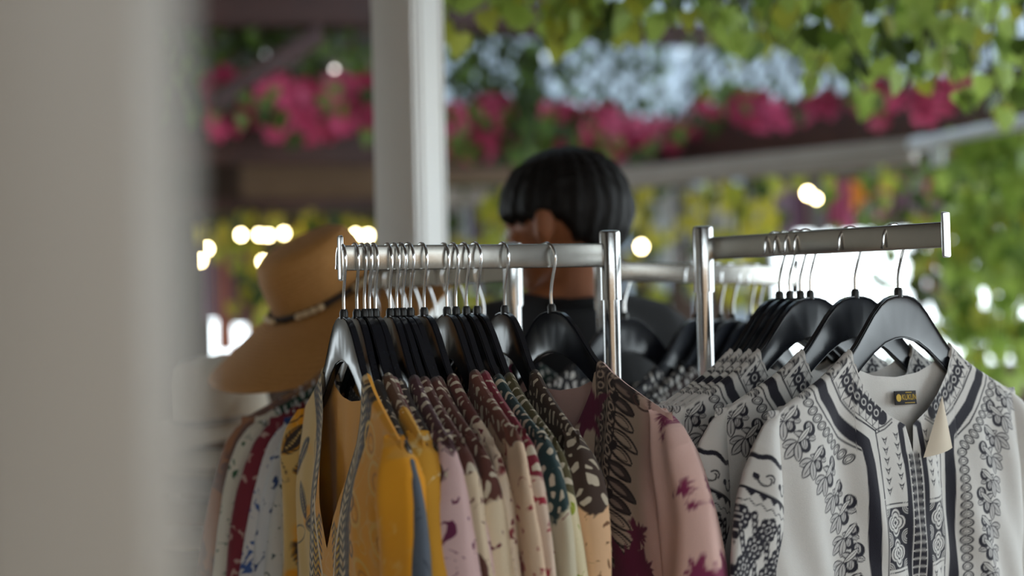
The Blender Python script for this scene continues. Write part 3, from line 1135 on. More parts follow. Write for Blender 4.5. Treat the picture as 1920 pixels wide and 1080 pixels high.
for i, (px, phi) in enumerate(zip(F_PX, F_PHI)):
    o = arm_point('F', px)
    th = math.atan2(-math.cos(R(phi)), math.sin(R(phi)))
    where = 'nearest the end plate' if i == 0 else ('beside the chrome front post' if i == 15 else ORD[i] + ' in the row counted from its end plate')
    h = hanger(o, th, f'black plastic hanger on the front-left arm, {where}', 'hangers on the front-left arm', R(-3) if i == 15 else (R(random.uniform(-2.5, 2.5)) if i else 0))
    if i == 0:
        ms = garment_meshes(100, NECK_Y, .020, .0030, .026, 241, 230, .42, paint_yellow, lambda x, v: paint_yellow(x, v), snx=60, sns=110, flare=.026, t0=.0062, puff_back=-.001)
        yel = t = tunic(h, ms, M_INK, 'mustard yellow tunic with deep notched neckline bordered in black print', None)
    elif i == 15:
        ms = garment_meshes(115, [(0, .21), (.02, .17), (.055, .135), (.08, .10), (.0935, .0665)], .014, .0035, .030, 261, 230, .42, paint_pink, paint_pink_sleeve, snx=80, sns=130)
        t = tunic(h, ms, M_INK, 'pale pink kurta with black leaf print and maroon dye splashes next to chrome post', None)
    else:
        d = F_DES[i]
        m = batik_mat('batik_front', d[0], d[1], d[2], i * 3.1, d[3], d[4], d[5] - .035)
        st = {2: .027, 5: .024, 7: .020, 14: .020, 13: .016}.get(i, .0135)
        ms = garment_meshes(100 + i, NECK_Y, .0035, .0026, st * random.uniform(.85, 1.25), 61, 50, snx=30, sns=60, wid=1.0 + random.uniform(-.03, .03), drop=random.uniform(0, .004))
        t = tunic(h, ms, m, d[6], None)

pip = MB().tube([(.043, -.0088, -.208), (.030, -.0105, -.226), (.017, -.0120, -.245), (.006, -.0128, -.262), (.001, -.0132, -.276)], .0030, 8)
pip.build('neck_piping', mat('pale_piping', lin(206, 196, 178), .8), yel)['label'] = 'pale piping at the neck slit'

# ---- right arm: white tunics with navy print, all alike
R_PX = [1668, 1586, 1502, 1484, 1464, 1446]
R_TH = [36, 32, 33, 34, 35, 36]
R_LAB = ['white tunic with navy folk print nearest the camera, black woven label at its neck',
         'white tunic with navy folk print hanging second from the right arm end plate',
         'white tunic with navy folk print hanging third from the right arm end plate',
         'white navy-print tunic fourth on the right arm, mostly hidden by the third',
         'white navy-print tunic fifth on the right arm, only its shoulder edge showing',
         'white navy-print tunic last on the right arm, beside the chrome post']
ms_w = garment_meshes(200, NECK_W, .014, .0062, .014, 401, 290, .42, paint_white, paint_white_sleeve, snx=130, sns=230, flare=.022, wid=1.04)
for i, (px, th) in enumerate(zip(R_PX, R_TH)):
    o = arm_point('R', px)
    h = hanger(o, R(th), ('grey-sheened black plastic hanger holding the nearest white tunic' if i == 0 else f'black plastic hanger, {ORD[i]} from the right arm end plate'), 'hangers on the right arm', 0, .014)
    t = tunic(h, ms_w, M_INK, R_LAB[i], 'white folk-print tunics on the right arm')
    if i == 0:
        front_white = t

# turned-out facing and woven label of the nearest white tunic
M_FACING = mat('cream_facing', lin(214, 200, 180), 0.85, 0, 0.05, 60)
n = 14
A = np.empty((n, n, 3))
c0_, c1_, c2_ = np.array((.060, -.0125, -.124)), np.array((.064, -.0225, -.187)), np.array((.006, -.0245, -.194))
for i in range(n):
    for j in range(n):
        s, t_ = i / (n - 1), j / (n - 1)
        p = c0_ * (1 - s) + s * (c1_ * (1 - t_) + c2_ * t_)
        p = p + np.array((0, -.010 * math.sin(math.pi * t_) * s * (1 - .4 * s) - .002, 0))
        A[i, j] = p
link('neck_facing', grid_mesh('neck_facing', A), M_FACING, front_white)['label'] = 'cream turned-out neck facing'
M_LABEL = mat('label_cloth', lin(24, 20, 24), 0.8, 0, 0.2, 400)
M_GOLD = mat('label_thread', lin(196, 160, 40), 0.7, 0, 0.15, 600)
lab = MB().box((0, 0, 0), (.040, .0012, .0165), None, .0003).build('label', M_LABEL, front_white)
lab.location = (.008, -.0005, -.124)
lab.rotation_euler = (R(-6), R(2), 0)


def text_mesh(s, size, name='lettering'):
    cu = bpy.data.curves.new('t', 'FONT')
    cu.body = s
    cu.size = size
    cu.extrude = .00012
    cu.align_x = 'CENTER'
    cu.align_y = 'CENTER'
    ob = bpy.data.objects.new('t', cu)
    COL.objects.link(ob)
    bpy.context.view_layer.update()
    me = bpy.data.meshes.new_from_object(ob.evaluated_get(bpy.context.evaluated_depsgraph_get()))
    bpy.data.objects.remove(ob)
    me.transform(Matrix.Rotation(R(90), 4, 'X'))
    me.name = name
    return me


tx = link('lettering', text_mesh('KUKUN', .0088), M_GOLD, lab, (.0062, -.0008, .0002))
tx.scale = (.88, 1, 1.12)
em = MB()
em.lathe([(.0001, -.0001), (.0046, -.0001), (.0046, .0002), (.0001, .0002)], 20, Matrix.Translation((-.0132, -.0008, 0)) @ Matrix.Rotation(R(90), 4, 'X'), False)
em.build('emblem', M_GOLD, lab)
em = MB()
for k in range(5):
    em.box((.001 + k * .0023, -.0008, .0062), (.0016, .0003, .0011))
for k in range(8):
    em.box((-.001 + k * .0023, -.0008, -.0062), (.0017, .0003, .0009))
em.build('small_print', M_GOLD, lab, False)

# ---- rear-left arm: eight tunics seen from the back, near shoulders to the left
L_PX = [716, 742, 768, 794, 822, 850, 880, 912]
L_DES = [(lin(120, 92, 84), lin(160, 110, 80), lin(150, 110, 76), None, .55, .16, 'dusty brown tunic at the far end of the rear-left arm'),
         (lin(212, 206, 190), lin(44, 84, 60), lin(30, 62, 50), lin(50, 90, 60), .64, .20, 'white tunic with dark green shoulder and green leaf sprigs'),
         (lin(120, 36, 50), lin(180, 150, 140), lin(110, 34, 44), None, .60, .18, 'wine red and white tunic between the green-sprigged and blue-splashed ones'),
         (lin(212, 208, 206), lin(52, 84, 150), lin(40, 66, 120), lin(60, 90, 150), .60, .20, 'white tunic with cobalt blue splashes and blue shoulder'),
         (lin(206, 206, 208), lin(60, 80, 130), lin(34, 60, 130), lin(50, 70, 120), .68, .16, 'white tunic with royal blue yoke edge behind the mustard tunic'),
         (lin(204, 202, 198), lin(70, 84, 92), lin(150, 150, 150), lin(60, 76, 84), .66, .10, 'plain off-white tunic with faint grey-blue dye marks'),
         (lin(44, 64, 88), lin(190, 196, 200), lin(40, 56, 80), lin(200, 204, 204), .58, .12, 'navy and white feathered tunic hanging just left of the mustard one'),
         (lin(60, 84, 80), lin(40, 60, 56), lin(30, 50, 46), None, .56, .2, 'deep green tunic nearest the rear-left chrome post')]
for i, px in enumerate(L_PX):
    o = arm_point('L', px)
    ax = Vector((-.85, -.53))
    th = math.atan2(ax.y, ax.x) + R(random.uniform(-3, 3))
    h = hanger(o, th, f'black plastic hanger on the rear-left arm, {ORD[i]} from its outer end', 'hangers on the rear-left arm')
    d = L_DES[i]
    m = batik_mat('batik_rear', d[0], d[1], d[2], 60 + i * 2.7, d[3], d[4], d[5] - .04, (0.6, 0.6, 0.58))
    ms = garment_meshes(300 + i, NECK_Y, .007, .0022, .017, 61, 46, snx=30, sns=50)
    tunic(h, ms, m, d[6])

# ---- rear-right arm
B_PX = [1163, 1300, 1345, 1368, 1402, 1418]
B_DES = [(lin(214, 206, 196), lin(190, 180, 170), lin(30, 28, 30), None, .62, .115, 'white tunic with black check trim behind the front post'),
         (lin(60, 64, 80), lin(40, 44, 54), lin(30, 30, 36), None, .6, .2, 'charcoal tunic on the rear-right arm left of the others'),
         (lin(200, 196, 190), lin(60, 60, 70), lin(30, 30, 34), None, .6, .2, 'grey-white tunic second on the rear-right arm'),
         (lin(160, 130, 120), lin(100, 50, 60), lin(50, 36, 36), None, .6, .2, 'rose brown tunic in the middle of the rear-right arm'),
         (lin(120, 130, 110), lin(70, 80, 60), lin(40, 44, 36), None, .6, .2, 'sage tunic near the outer end of the rear-right arm'),
         (lin(180, 170, 150), lin(90, 70, 50), lin(60, 46, 36), None, .6, .2, 'oatmeal tunic at the outer end of the rear-right arm')]
for i, px in enumerate(B_PX):
    o = arm_point('B', px)
    th = R(41 if i else 30) + R(random.uniform(-3, 3))
    h = hanger(o, th, ('black plastic hanger half hidden behind the front chrome post' if i == 0 else f'black plastic hanger on the rear-right arm, {ORD[i - 1]} right of the posts'), 'hangers on the rear-right arm')
    d = B_DES[i]
    m = batik_mat('batik_far', d[0], d[1], d[2], 120 + i * 2.7, d[3], d[4], d[5], (0.6, 0.58, 0.55))
    ms = garment_meshes(400 + i, NECK_W, .007, .0022, .016, 51, 40, snx=26, sns=40)
    tunic(h, ms, m, d[6])

# ================================================================== HATS
def straw_mat(name, a, b, rings=420):
    w = NT(name, 0.75)
    sep = w.n('ShaderNodeSeparateXYZ', {0: w.n('ShaderNodeTexCoord').outputs['Object']})
    rr = w.math('SQRT', w.math('ADD', w.math('MULTIPLY', sep.outputs[0], sep.outputs[0]), w.math('MULTIPLY', sep.outputs[1], sep.outputs[1])))
    k = w.math('SINE', w.math('MULTIPLY', w.math('ADD', rr, sep.outputs[2]), rings * 3.0))
    f = w.noise(w.coord('Object'), 160, 3)
    w.color(w.mix(f, a, b))
    w.bump(w.math('ADD', k, f), 0.35, 0.0015)
    return w.m


M_STRAW = straw_mat('tan_straw', lin(176, 122, 62), lin(200, 146, 84))
M_STRAWW = straw_mat('pale_straw', lin(200, 186, 166), lin(222, 210, 190))
M_STRAWG = straw_mat('grey_straw', lin(150, 142, 134), lin(176, 168, 160))
M_STRAWB = straw_mat('brown_straw', lin(120, 92, 66), lin(146, 116, 86))
M_CORD = mat('dark_braid', lin(52, 38, 30), 0.8, 0, 0.4, 300)
M_BEAD = mat('bone_bead', lin(206, 180, 140), 0.5, 0, 0.15, 200)


def hat(label, m, loc, rot, cr=.084, ch=.118, bw=.135, droop=.35, wave=.012, seed=0, band=None, group=None, beads=0):
    r = random.Random(seed)
    h = empty('sun_hat', loc)
    h.rotation_euler = rot
    tag(h, label, 'hat', group)
    n = 72
    prof = [(.004, ch), (cr * .45, ch * .995), (cr * .72, ch * .955), (cr * .88, ch * .86), (cr * .955, ch * .66), (cr * .985, ch * .35), (cr, .004), (cr * .985, .002),
            (cr * .95, ch * .5), (cr * .8, ch * .84), (.004, ch * .97)]
    MB().lathe(prof, n, None, False).build('crown', m, h, True, 80)
    p1, p2 = r.uniform(0, 6), r.uniform(0, 6)
    A = np.empty((30, n, 3))
    for i in range(30):
        t = i / 14.0 if i < 15 else (29 - i) / 14.0
        off = 0 if i < 15 else -.0022
        for k in range(n):
            a = 2 * math.pi * k / n
            rad = cr - .002 + bw * t
            z = -bw * droop * t ** 1.25 + wave * t ** 1.5 * (math.sin(2 * a + p1) + .5 * math.sin(3 * a + p2)) + off + .003
            A[i, k] = (rad * math.cos(a), rad * math.sin(a), z)
    link('brim', grid_mesh('brim', A, True, flip=True), m, h)
    if band:
        pts = [((cr + .0035) * math.cos(a), (cr + .0035) * math.sin(a), .009) for a in np.linspace(0, 2 * math.pi, 49)]
        MB().tube(pts, .0052, 8).build('hat_band', band, h)
        pts2 = [((cr + .0055 + .002 * math.sin(a * 22)) * math.cos(a), (cr + .0055 + .002 * math.sin(a * 22)) * math.sin(a), .009 + .0035 * math.cos(a * 22)) for a in np.linspace(0, 2 * math.pi, 265)]
        MB().tube(pts2, .0022, 5).build('braid', band, h)
    if beads:
        bm_ = MB().ball((0, 0, 0), (.0062, .0075, .0058), 10, 6).mesh('bead')
        bm_.materials.append(M_BEAD)
        for k in range(beads):
            a = 2 * math.pi * (k // 4 * 1.0 / (beads // 4)) + (k % 4) * .13
            o = link('bead', bm_, None, h, ((cr + .0095) * math.cos(a), (cr + .0095) * math.sin(a), .009))
            o.rotation_euler = (0, 0, a)
    return h


hp = P(610, 553, 2.28)
hat('tan straw sun hat with floppy brim and beaded dark cord, tilted on a stand', M_STRAW, hp, (R(14), R(-26), R(6)), .089, .098, .142, .35, .010, 3, M_CORD, None, 24)
st = tag(empty('hat_stand', (hp.x + .012, hp.y + .02, 0)), 'slim dark pole stand holding up the tan sun hat', 'hat stand')
MB().lathe([(.13, 0), (.13, .012), (.03, .022), (.012, .03)], 28).build('base', M_BEAM, st)
MB().lathe([(.011, .02), (.011, hp.z + .04)], 16).build('pole', M_BEAM, st)
MB().ball((0, 0, hp.z + .045), (.058, .058, .05), 20, 12).build('head_form', M_BEAM, st)

tb = tag(empty('display_table', (-.68, 2.62, 0)), 'dark wooden display table stacked with pale hats behind the grey post', 'table')
MB().box((0, 0, .985), (.70, .46, .03), None, .004).build('tabletop', M_WALLBROWN, tb)
for sx in (-.31, .31):
    for sy in (-.19, .19):
        MB().box((sx, sy, .485), (.05, .05, .97), None, .004).build('leg', M_WALLBROWN, tb)
MB().box((0, -.2, .93), (.58, .02, .07), None, .003).build('apron', M_WALLBROWN, tb)
w0 = P(405, 780, 2.52)
hat('cream felt-like hat on top of the stack, beside the grey post', M_STRAWW, (w0.x, w0.y, 1.198), (R(5), R(-4), 0), .078, .112, .10, .16, .006, 5, M_STRAWG)
hat('cream hat with curled brim just under the topmost hat', M_STRAWW, (w0.x + .012, w0.y + .005, 1.152), (R(3), R(2), 1.0), .081, .112, .115, .14, .008, 6, M_STRAWB)
hat('grey straw hat in the middle of the stack', M_STRAWG, (w0.x - .008, w0.y, 1.105), (R(2), R(-2), 2.0), .083, .112, .12, .12, .006, 7, M_STRAWW)
hat('brown straw hat low in the stack', M_STRAWB, (w0.x + .006, w0.y - .004, 1.060), (R(1), R(2), 3.0), .085, .112, .12, .10, .006, 8, M_STRAWG)
hat('pale straw hat at the bottom of the stack, on the table', M_STRAWW, (w0.x, w0.y, 1.018), (0, 0, 4.0), .086, .112, .12, .08, .004, 9, M_STRAWB)

# ================================================================== PERSON
def skin_mat(name, a, b):
    w = NT(name, 0.55)
    f = w.noise(w.coord('Object'), 30, 4)
    w.color(w.mix(f, a, b))
    w.b.inputs['Subsurface Weight'].default_value = 0.08
    w.b.inputs['Subsurface Radius'].default_value = (0.01, 0.004, 0.002)
    return w.m


M_SKIN = skin_mat('skin', lin(146, 88, 54), lin(162, 100, 64))
M_TEE = mat('black_jersey', lin(26, 26, 28), 0.9, 0, 0.2, 90, 0.2)
M_JEAN = mat('dark_denim', lin(40, 44, 58), 0.9, 0, 0.2, 200, 0.2)
M_HAIR = None
wh = NT('black_hair', 0.6)
wh.b.inputs['Specular IOR Level'].default_value = 0.25
fh = wh.noise(wh.coord('Object', (1, 1, .15)), 240, 4)
wh.color(wh.mix(fh, lin(10, 9, 9), lin(24, 20, 19)))
wh.bump(fh, 0.5, 0.003)
M_HAIR = wh.m
M_SHOE = mat('black_shoe', lin(24, 24, 26), 0.5)
M_EYE = mat('eye_white', lin(232, 228, 222), 0.15)


def capsule(mb, a, b, ra, rb, n=16):
    a, b = Vector(a), Vector(b)
    d = (b - a).normalized()
    pts, rs = [], []
    for k in range(5):
        t = math.pi / 2 * (1 - k / 4)
        pts.append(a - d * ra * math.sin(t) * .98); rs.append(max(.0006, ra * math.cos(t)))
    for k in range(1, 5):
        t = math.pi / 2 * k / 4
        pts.append(b + d * rb * math.sin(t) * .98); rs.append(max(.0006, rb * math.cos(t)))
    return mb.tube(pts, rs, n)


def remesh(mb, name, m, voxel, smooth=6, parent=None):
    tmp = mb.build('tmp', m)
    md = tmp.modifiers.new('r', 'REMESH')
    md.mode = 'VOXEL'
    md.voxel_size = voxel
    sm = tmp.modifiers.new('s', 'SMOOTH')
    sm.factor = .5
    sm.iterations = smooth
    bpy.context.view_layer.update()
    me = bpy.data.meshes.new_from_object(tmp.evaluated_get(bpy.context.evaluated_depsgraph_get()))
    bpy.data.objects.remove(tmp)
    me.name = name
    me.polygons.foreach_set('use_smooth', [True] * len(me.polygons))
    return link(name, me, m, parent)


HC = Vector((0, .018, 1.524))                      # head centre in the person's frame (facing +Y)
HR = Matrix.Translation(HC) @ Matrix.Rotation(R(34), 4, 'Z') @ Matrix.Rotation(R(-8), 4, 'X')
hd = lambda x, y, z: HR @ Vector((x, y, z))
body = MB()
body.ball((0, .0, 1.225), (.162, .108, .185), 24, 16).ball((0, .005, 1.04), (.142, .102, .17), 24, 16).ball((0, 0, .90), (.160, .115, .13), 24, 16)
capsule(body, (-.155, 0, 1.325), (.155, 0, 1.325), .058, .058)
for s in (-1, 1):
    capsule(body, (0, -.012, 1.40), (s * .13, -.008, 1.340), .046, .040)
    capsule(body, (s * .178, 0, 1.318), (s * .232, -.015, 1.06), .050, .038)
    capsule(body, (s * .232, -.015, 1.06), (s * .205, .19, .945), .037, .025)
    w = Vector((s * .205, .19, .945)); f = Vector((-s * .12, .92, -.36)).normalized(); sd = f.cross(Vector((0, 0, 1))).normalized(); up = sd.cross(f)
    capsule(body, w + f * .02 - sd * .018, w + f * .075 - sd * .022, .019, .017)
    capsule(body, w + f * .02 + sd * .018, w + f * .075 + sd * .022, .019, .017)
    for k, L in enumerate((.060, .068, .064, .050)):
        p0 = w + f * .082 + sd * (k - 1.5) * .0205
        p1 = p0 + f * L * .5 - up * .006 + sd * (k - 1.5) * .003
        p2 = p1 + f * L * .38 - up * .022
        capsule(body, p0, p1, .0085, .0078, 10); capsule(body, p1, p2, .0078, .0068, 10)
    t0 = w + f * .025 - sd * s * .022
    t1 = t0 + (f * .5 - sd * s * .75 - up * .25).normalized() * .042
    capsule(body, t0, t1, .012, .0095, 10); capsule(body, t1, t1 + (f * .9 - sd * s * .2 - up * .3).normalized() * .03, .0095, .008, 10)
    capsule(body, (s * .088, 0, .88), (s * .098, .012, .47), .086, .054)
    capsule(body, (s * .098, .012, .47), (s * .100, -.02, .085), .053, .036)
    body.ball((s * .1, .02, .30), (.045, .05, .11), 14, 10)
    capsule(body, (s * .102, -.04, .04), (s * .112, .13, .032), .036, .030)
# head: cranium, face, jaw, nose, lips, ears, neck
capsule(body, (0, -.015, 1.36), hd(0, -.022, -.065), .060, .056)
RT = HR.to_3x3()
body.ball(hd(0, -.008, .022), (.076, .096, .088), 28, 20, RT)
body.ball(hd(0, .030, -.035), (.060, .060, .075), 24, 16, RT)
body.ball(hd(0, .050, -.090), (.036, .036, .028), 18, 12, RT)
body.ball(hd(0, .070, .012), (.052, .026, .020), 18, 12, RT)
capsule(body, hd(0, .090, .0), hd(0, .106, -.032), .008, .0125, 12)
for s in (-1, 1):
    body.ball(hd(s * .011, .096, -.035), (.008, .008, .006), 10, 8, RT)
    body.ball(hd(s * .040, .060, -.022), (.022, .022, .018), 14, 10, RT)
    er = RT @ Matrix.Rotation(R(-18 * s), 3, 'Z') @ Matrix.Rotation(R(10), 3, 'X')
    body.ball(hd(s * .079, -.006, -.012), (.009, .019, .033), 16, 12, er)
    body.ball(hd(s * .089, -.013, -.004), (.006, .018, .030), 16, 12, er)
    body.ball(hd(s * .075, .002, -.038), (.007, .009, .010), 12, 8, er)
body.ball(hd(0, .089, -.060), (.022, .010, .0055), 14, 8, RT).ball(hd(0, .087, -.068), (.019, .010, .006), 14, 8, RT)
per = remesh(body, 'person', M_SKIN, .0058, 4)
tag(per, 'person with short black hair in a black t-shirt, back turned, facing left behind the rack', 'person')
for s in (-1, 1):
    MB().ball(hd(s * .031, .079, -.006), .0115, 14, 10).build('eye', M_EYE, per)
    MB().ball(hd(s * .031, .0855, -.006), (.0058, .0058, .0058), 10, 8).build('iris', M_HAIR, per)
    MB().tube([hd(s * (.014 + .009 * k), .092 - .0035 * k * k * .6, .016 + .003 * math.sin(k * .8)) for k in range(5)], .003, 6).build('eyebrow', M_HAIR, per)
# hair: swept cap with a fringe, short at the sides, tapering to the nape
bm = bmesh.new()
bmesh.ops.create_uvsphere(bm, u_segments=120, v_segments=80, radius=1.0)
rq = random.Random(4)
for v in bm.verts:
    d = v.co.normalized()
    az = math.atan2(d.x, d.y)                       # 0 = front
    a = abs(az)
    line = np.interp(a, [0, .55, 1.0, 1.35, 1.75, 2.1, 2.6, 3.15], [.022, .016, .010, .004, .004, -.045, -.074, -.080])
    line += .005 * math.sin(az * 19) + .003 * math.sin(az * 37)
    p = Vector((d.x * .093, d.y * .116 - .012, d.z * .107 + .017))
    p.x *= 1 + .07 * max(0, d.z)
    tuft = .0014 * math.sin(az * 23 + 3 * d.z) + .0010 * math.sin(az * 41 + 9 * d.z) + .0010 * math.sin(d.x * 60 + d.y * 31)
    p += d * tuft * (1 if d.z < .8 else .4)
    k = sstep(np.array(p.z - line), -.010, .010)
    inn = Vector((d.x * .066, d.y * .084 - .008, d.z * .080 + .012))
    v.co = HR @ inn.lerp(p, float(k))
me = bpy.data.meshes.new('hair')
bm.to_mesh(me); bm.free()
me.polygons.foreach_set('use_smooth', [True] * len(me.polygons))
link('hair', me, M_HAIR, per)
tee = MB()
tee.ball((0, .0, 1.225), (.176, .122, .20), 24, 16).ball((0, .005, 1.02), (.162, .122, .20), 24, 16).ball((0, 0, .90), (.168, .124, .10), 24, 16)
capsule(tee, (-.157, 0, 1.322), (.157, 0, 1.322), .068, .068)
for s in (-1, 1):
    capsule(tee, (0, -.012, 1.368), (s * .150, -.008, 1.338), .056, .060)
    capsule(tee, (s * .178, 0, 1.318), (s * .222, -.010, 1.13), .064, .060)
remesh(tee, 't_shirt', M_TEE, .008, 8, per)
MB().tube([(.076 * math.cos(a), -.014 + .072 * math.sin(a), 1.378 - .014 * math.sin(a)) for a in np.linspace(0, 2 * math.pi, 41)], .0075, 8).build('collar', M_TEE, per)
tr = MB()
tr.ball((0, 0, .90), (.166, .122, .12), 24, 16)
for s in (-1, 1):
    capsule(tr, (s * .088, 0, .88), (s * .098, .012, .47), .096, .068)
    capsule(tr, (s * .098, .012, .47), (s * .100, -.015, .11), .067, .056)
    sh_ = MB()
    capsule(sh_, (s * .102, -.045, .046), (s * .113, .14, .038), .044, .037)
    remesh(sh_, 'shoe', M_SHOE, .007, 4, per)
remesh(tr, 'trousers', M_JEAN, .009, 8, per)
pp = P(1064, 500, 2.36)
per.location = (pp.x, pp.y, 0.004)
per.rotation_euler = (0, 0, R(28))

# ================================================================== BACKGROUND TIMBER, TRELLIS
def beam(a, b, w, h, m, n):
    return struct(MB().bar(a, b, w, h, .005).build(n, m))


beam(P(120, 20, 5.1), P(1010, 22, 5.6), .10, .12, M_BEAM, 'trim_1')
beam(P(120, 270, 5.2), P(1255, 292, 6.35), .07, .13, M_BEAM, 'trim_2')
beam(P(1245, 268, 6.3), P(1960, 178, 4.3), .07, .19, M_BEAM, 'trim_3')
beam(P(452, 330, 6.5), P(960, 336, 6.8), .03, .20, M_TANDARK, 'trim_4')
beam(P(250, 392, 5.6), P(705, 386, 5.9), .06, .065, M_BEAM, 'trim_5')
beam(P(820, 372, 5.7), P(960, 368, 5.8), .05, .075, M_GREYBEAM, 'trim_6')
beam(P(1150, 338, 5.05), P(1715, 281, 4.42), .06, .072, M_GREYBEAM, 'trim_7')
beam(P(400, 196, 5.0), P(600, 62, 5.3), .05, .07, M_BEAM, 'trim_8')
beam(P(840, 40, 5.5), P(1350, 70, 6.0), .08, .09, M_BEAM, 'trim_9')
pr = tag(empty('curtain_pipe', (0, 0, 0)), 'white pipe rail with a hanging tee fitting, above the ivy on the right', 'pipe')
a, b = P(1716, 271, 4.40), P(2010, 212, 3.55)
MB().tube([a, b], .0205, 16).build('pipe', M_PIPE, pr)
q = a.lerp(b, .17)
MB().tube([q, q - Vector((0, 0, .075))], .020, 14).build('tee', M_PIPE, pr)
MB().tube([a - (b - a).normalized() * .004, a + (b - a).normalized() * .05], .025, 16).build('socket', M_PIPE, pr)


def trellis(A, B, up, step, label, col=M_TRELLIS):
    """diamond lattice between bottom corners A, B, rising by the vector up"""
    t = tag(empty('trellis', A), label, 'trellis', None)
    L, Hh = (B - A).length, up.length
    ux, uy = (B - A) / L, up / Hh
    for sgn in (1, -1):
        s = -Hh
        while s < L:
            pts = []
            x0, x1 = (s, s + Hh)
            y0, y1 = (0, Hh) if sgn == 1 else (Hh, 0)
            ta, tb_ = max(0, -x0 / Hh), min(1, (L - x0) / Hh)
            if tb_ - ta > .12:
                pa = ux * (x0 + Hh * ta) + uy * (y0 + (y1 - y0) * ta)
                pb = ux * (x0 + Hh * tb_) + uy * (y0 + (y1 - y0) * tb_)
                off = ux.cross(uy) * (.006 * sgn)
                MB().bar(pa + off, pb + off, .010, .022, 0, ux.cross(uy).cross((pb - pa).normalized()) * 1.0 if False else Vector((0, .3, 1))).build('lath', col, t)
            s += step
    for p0, p1 in ((Vector((0, 0, 0)), ux * L), (uy * Hh, uy * Hh + ux * L)):
        MB().bar(p0, p1, .02, .03).build('edge_rail', M_BEAM, t)
    return t


tl = trellis(P(120, 232, 5.3), P(1252, 262, 6.5), Vector((-.12, .25, .62)), .155, 'dark diamond trellis across the back under the roof sheet')
t2 = trellis(P(1252, 262, 6.5), P(1900, 140, 4.6), Vector((.2, .12, .62)), .155, 'dark diamond trellis on the right running toward the camera')

# ================================================================== LEAVES, IVY, FLOWERS
def leaf_mesh(m, seed):
    """heart-shaped ivy leaf about one unit long, folded along its midrib, tip down"""
    r = random.Random(seed)
    half = [(0, .08), (.16, .20), (.34, .20), (.46, .04), (.44, -.20), (.30, -.46), (.12, -.70), (0, -.84)]
    vs = [(0, 0, .0)]
    ring = half + [(-x, z) for x, z in half[-2:0:-1]]
    for x, z in ring:
        vs.append((x * r.uniform(.92, 1.08), .20 * abs(x) ** 1.3 + .10 * (z + .3) ** 2 + r.uniform(-.02, .02), z - .1))
    vs[0] = (0, .0, -.18)
    n = len(ring)
    fs = [(0, 1 + k, 1 + (k + 1) % n) for k in range(n)]
    # stalk
    k = len(vs)
    vs += [(-.015, .0, -.05), (.015, .0, -.05), (.012, .05, .30), (-.012, .05, .30)]
    fs.append((k, k + 1, k + 2, k + 3))
    me = bpy.data.meshes.new('leaf')
    me.from_pydata(vs, [], fs)
    me.polygons.foreach_set('use_smooth', [True] * len(me.polygons))
    me.materials.append(m)
    return me


LM = [[leaf_mesh(m, 10 * i + s) for s in range(2)] for i, m in enumerate(LEAF)]
lr = random.Random(99)


def put_leaf(parent, loc, size, pal, spread=.9):
    o = bpy.data.objects.new('leaf', lr.choice(LM[lr.choice(pal)]))
    COL.objects.link(o)
    o.parent = parent
    o.location = loc
    s = size * lr.uniform(.75, 1.2)
    o.scale = (s, s, s)
    o.rotation_euler = (lr.uniform(-.5, .5), lr.uniform(-.45, .45), lr.uniform(-spread, spread))
    return o


def strand(top, length, n, size, pal, label, group, sway=.04, tail=None):
    """one hanging vine: a stem and its leaves"""
    t = tag(empty('ivy_strand', top), label, 'ivy', group)
    ph, ph2 = lr.uniform(0, 6), lr.uniform(0, 6)
    pt = lambda q: Vector((sway * math.sin(q * 4 + ph) * q, sway * .6 * math.sin(q * 5 + ph2) * q, -length * q))
    MB().tube([pt(k / 9) for k in range(10)], .0028, 5).build('stem', M_STEM, t)
    for k in range(n):
        q = (k + lr.random()) / n
        p = pt(q) + Vector((lr.uniform(-.5, .5) * size * 1.1, lr.uniform(-.3, .3) * size, .0))
        put_leaf(t, p, size, pal)
    return t


def hang_line(px0, py0, D0, px1, py1, D1, n):
    """a straight wire; returns the point on it seen at picture column px"""
    a, b = P(px0, py0, D0), P(px1, py1, D1)
    struct(MB().tube([a, b], .005, 6).build(n, M_STEM))
    def at(px):
        lo, hi = 0.0, 1.0
        for _ in range(30):
            m = (lo + hi) / 2
            p = a.lerp(b, m)
            if 960 + FPX * p.x / p.y - (p.z - CZ) * FPX / p.y * math.sin(ROLL) < px: lo = m
            else: hi = m
        return a.lerp(b, lo)
    return at


G1 = 'ivy strands hanging along the top right'
CAN = [hang_line(800, -75, D, 2050, -75 - 40 * k, D - .25, f'trim_{20 + k}') for k, D in enumerate((3.05, 3.35, 3.7))]
for i in range(56):      # canopy strands over the top right, hung from three wires
    px = 1050 + 880 * ((i + lr.random()) / 56) ** .8
    top = CAN[i % 3](px)
    low = np.interp(px, [1000, 1200, 1400, 1500, 1650, 1800, 1930], [60, 50, 90, 150, 200, 215, 225]) * lr.uniform(.5, 1.1)
    L = top.z - P(px, low, top.y).z
    strand(top, L, max(4, int(L / .040)), .054, [0, 1, 2, 0, 0, 3], 'leafy artificial ivy strand hanging at the top right', G1)
for i, (px, py) in enumerate(((865, 60), (925, 30), (1015, 45), (1075, 85), (1100, 40), (1225, 60))):
    top = CAN[0](px)
    strand(top, top.z - P(px, py, top.y).z, 8, .066, [0, 1, 0], f'pale green ivy sprig at the top, {ORD[i]} to the right of the white column', 'pale ivy sprigs at the top')
PIPE_AT = lambda px: a.lerp(b, (px - 1716) / 294)
C2 = hang_line(1700, 262, 4.5, 2050, 196, 3.6, 'trim_24')
G2 = 'ivy curtain on the right'
for i in range(26):
    px = 1788 + 150 * (i + lr.random()) / 26
    top = C2(px)
    L = top.z - P(px, lr.choice([420, 520, 640, 700]), top.y).z
    strand(top, L, int(L / .050), .066, [0, 0, 2, 1, 0], 'long ivy strand of the green curtain at the right edge', G2)
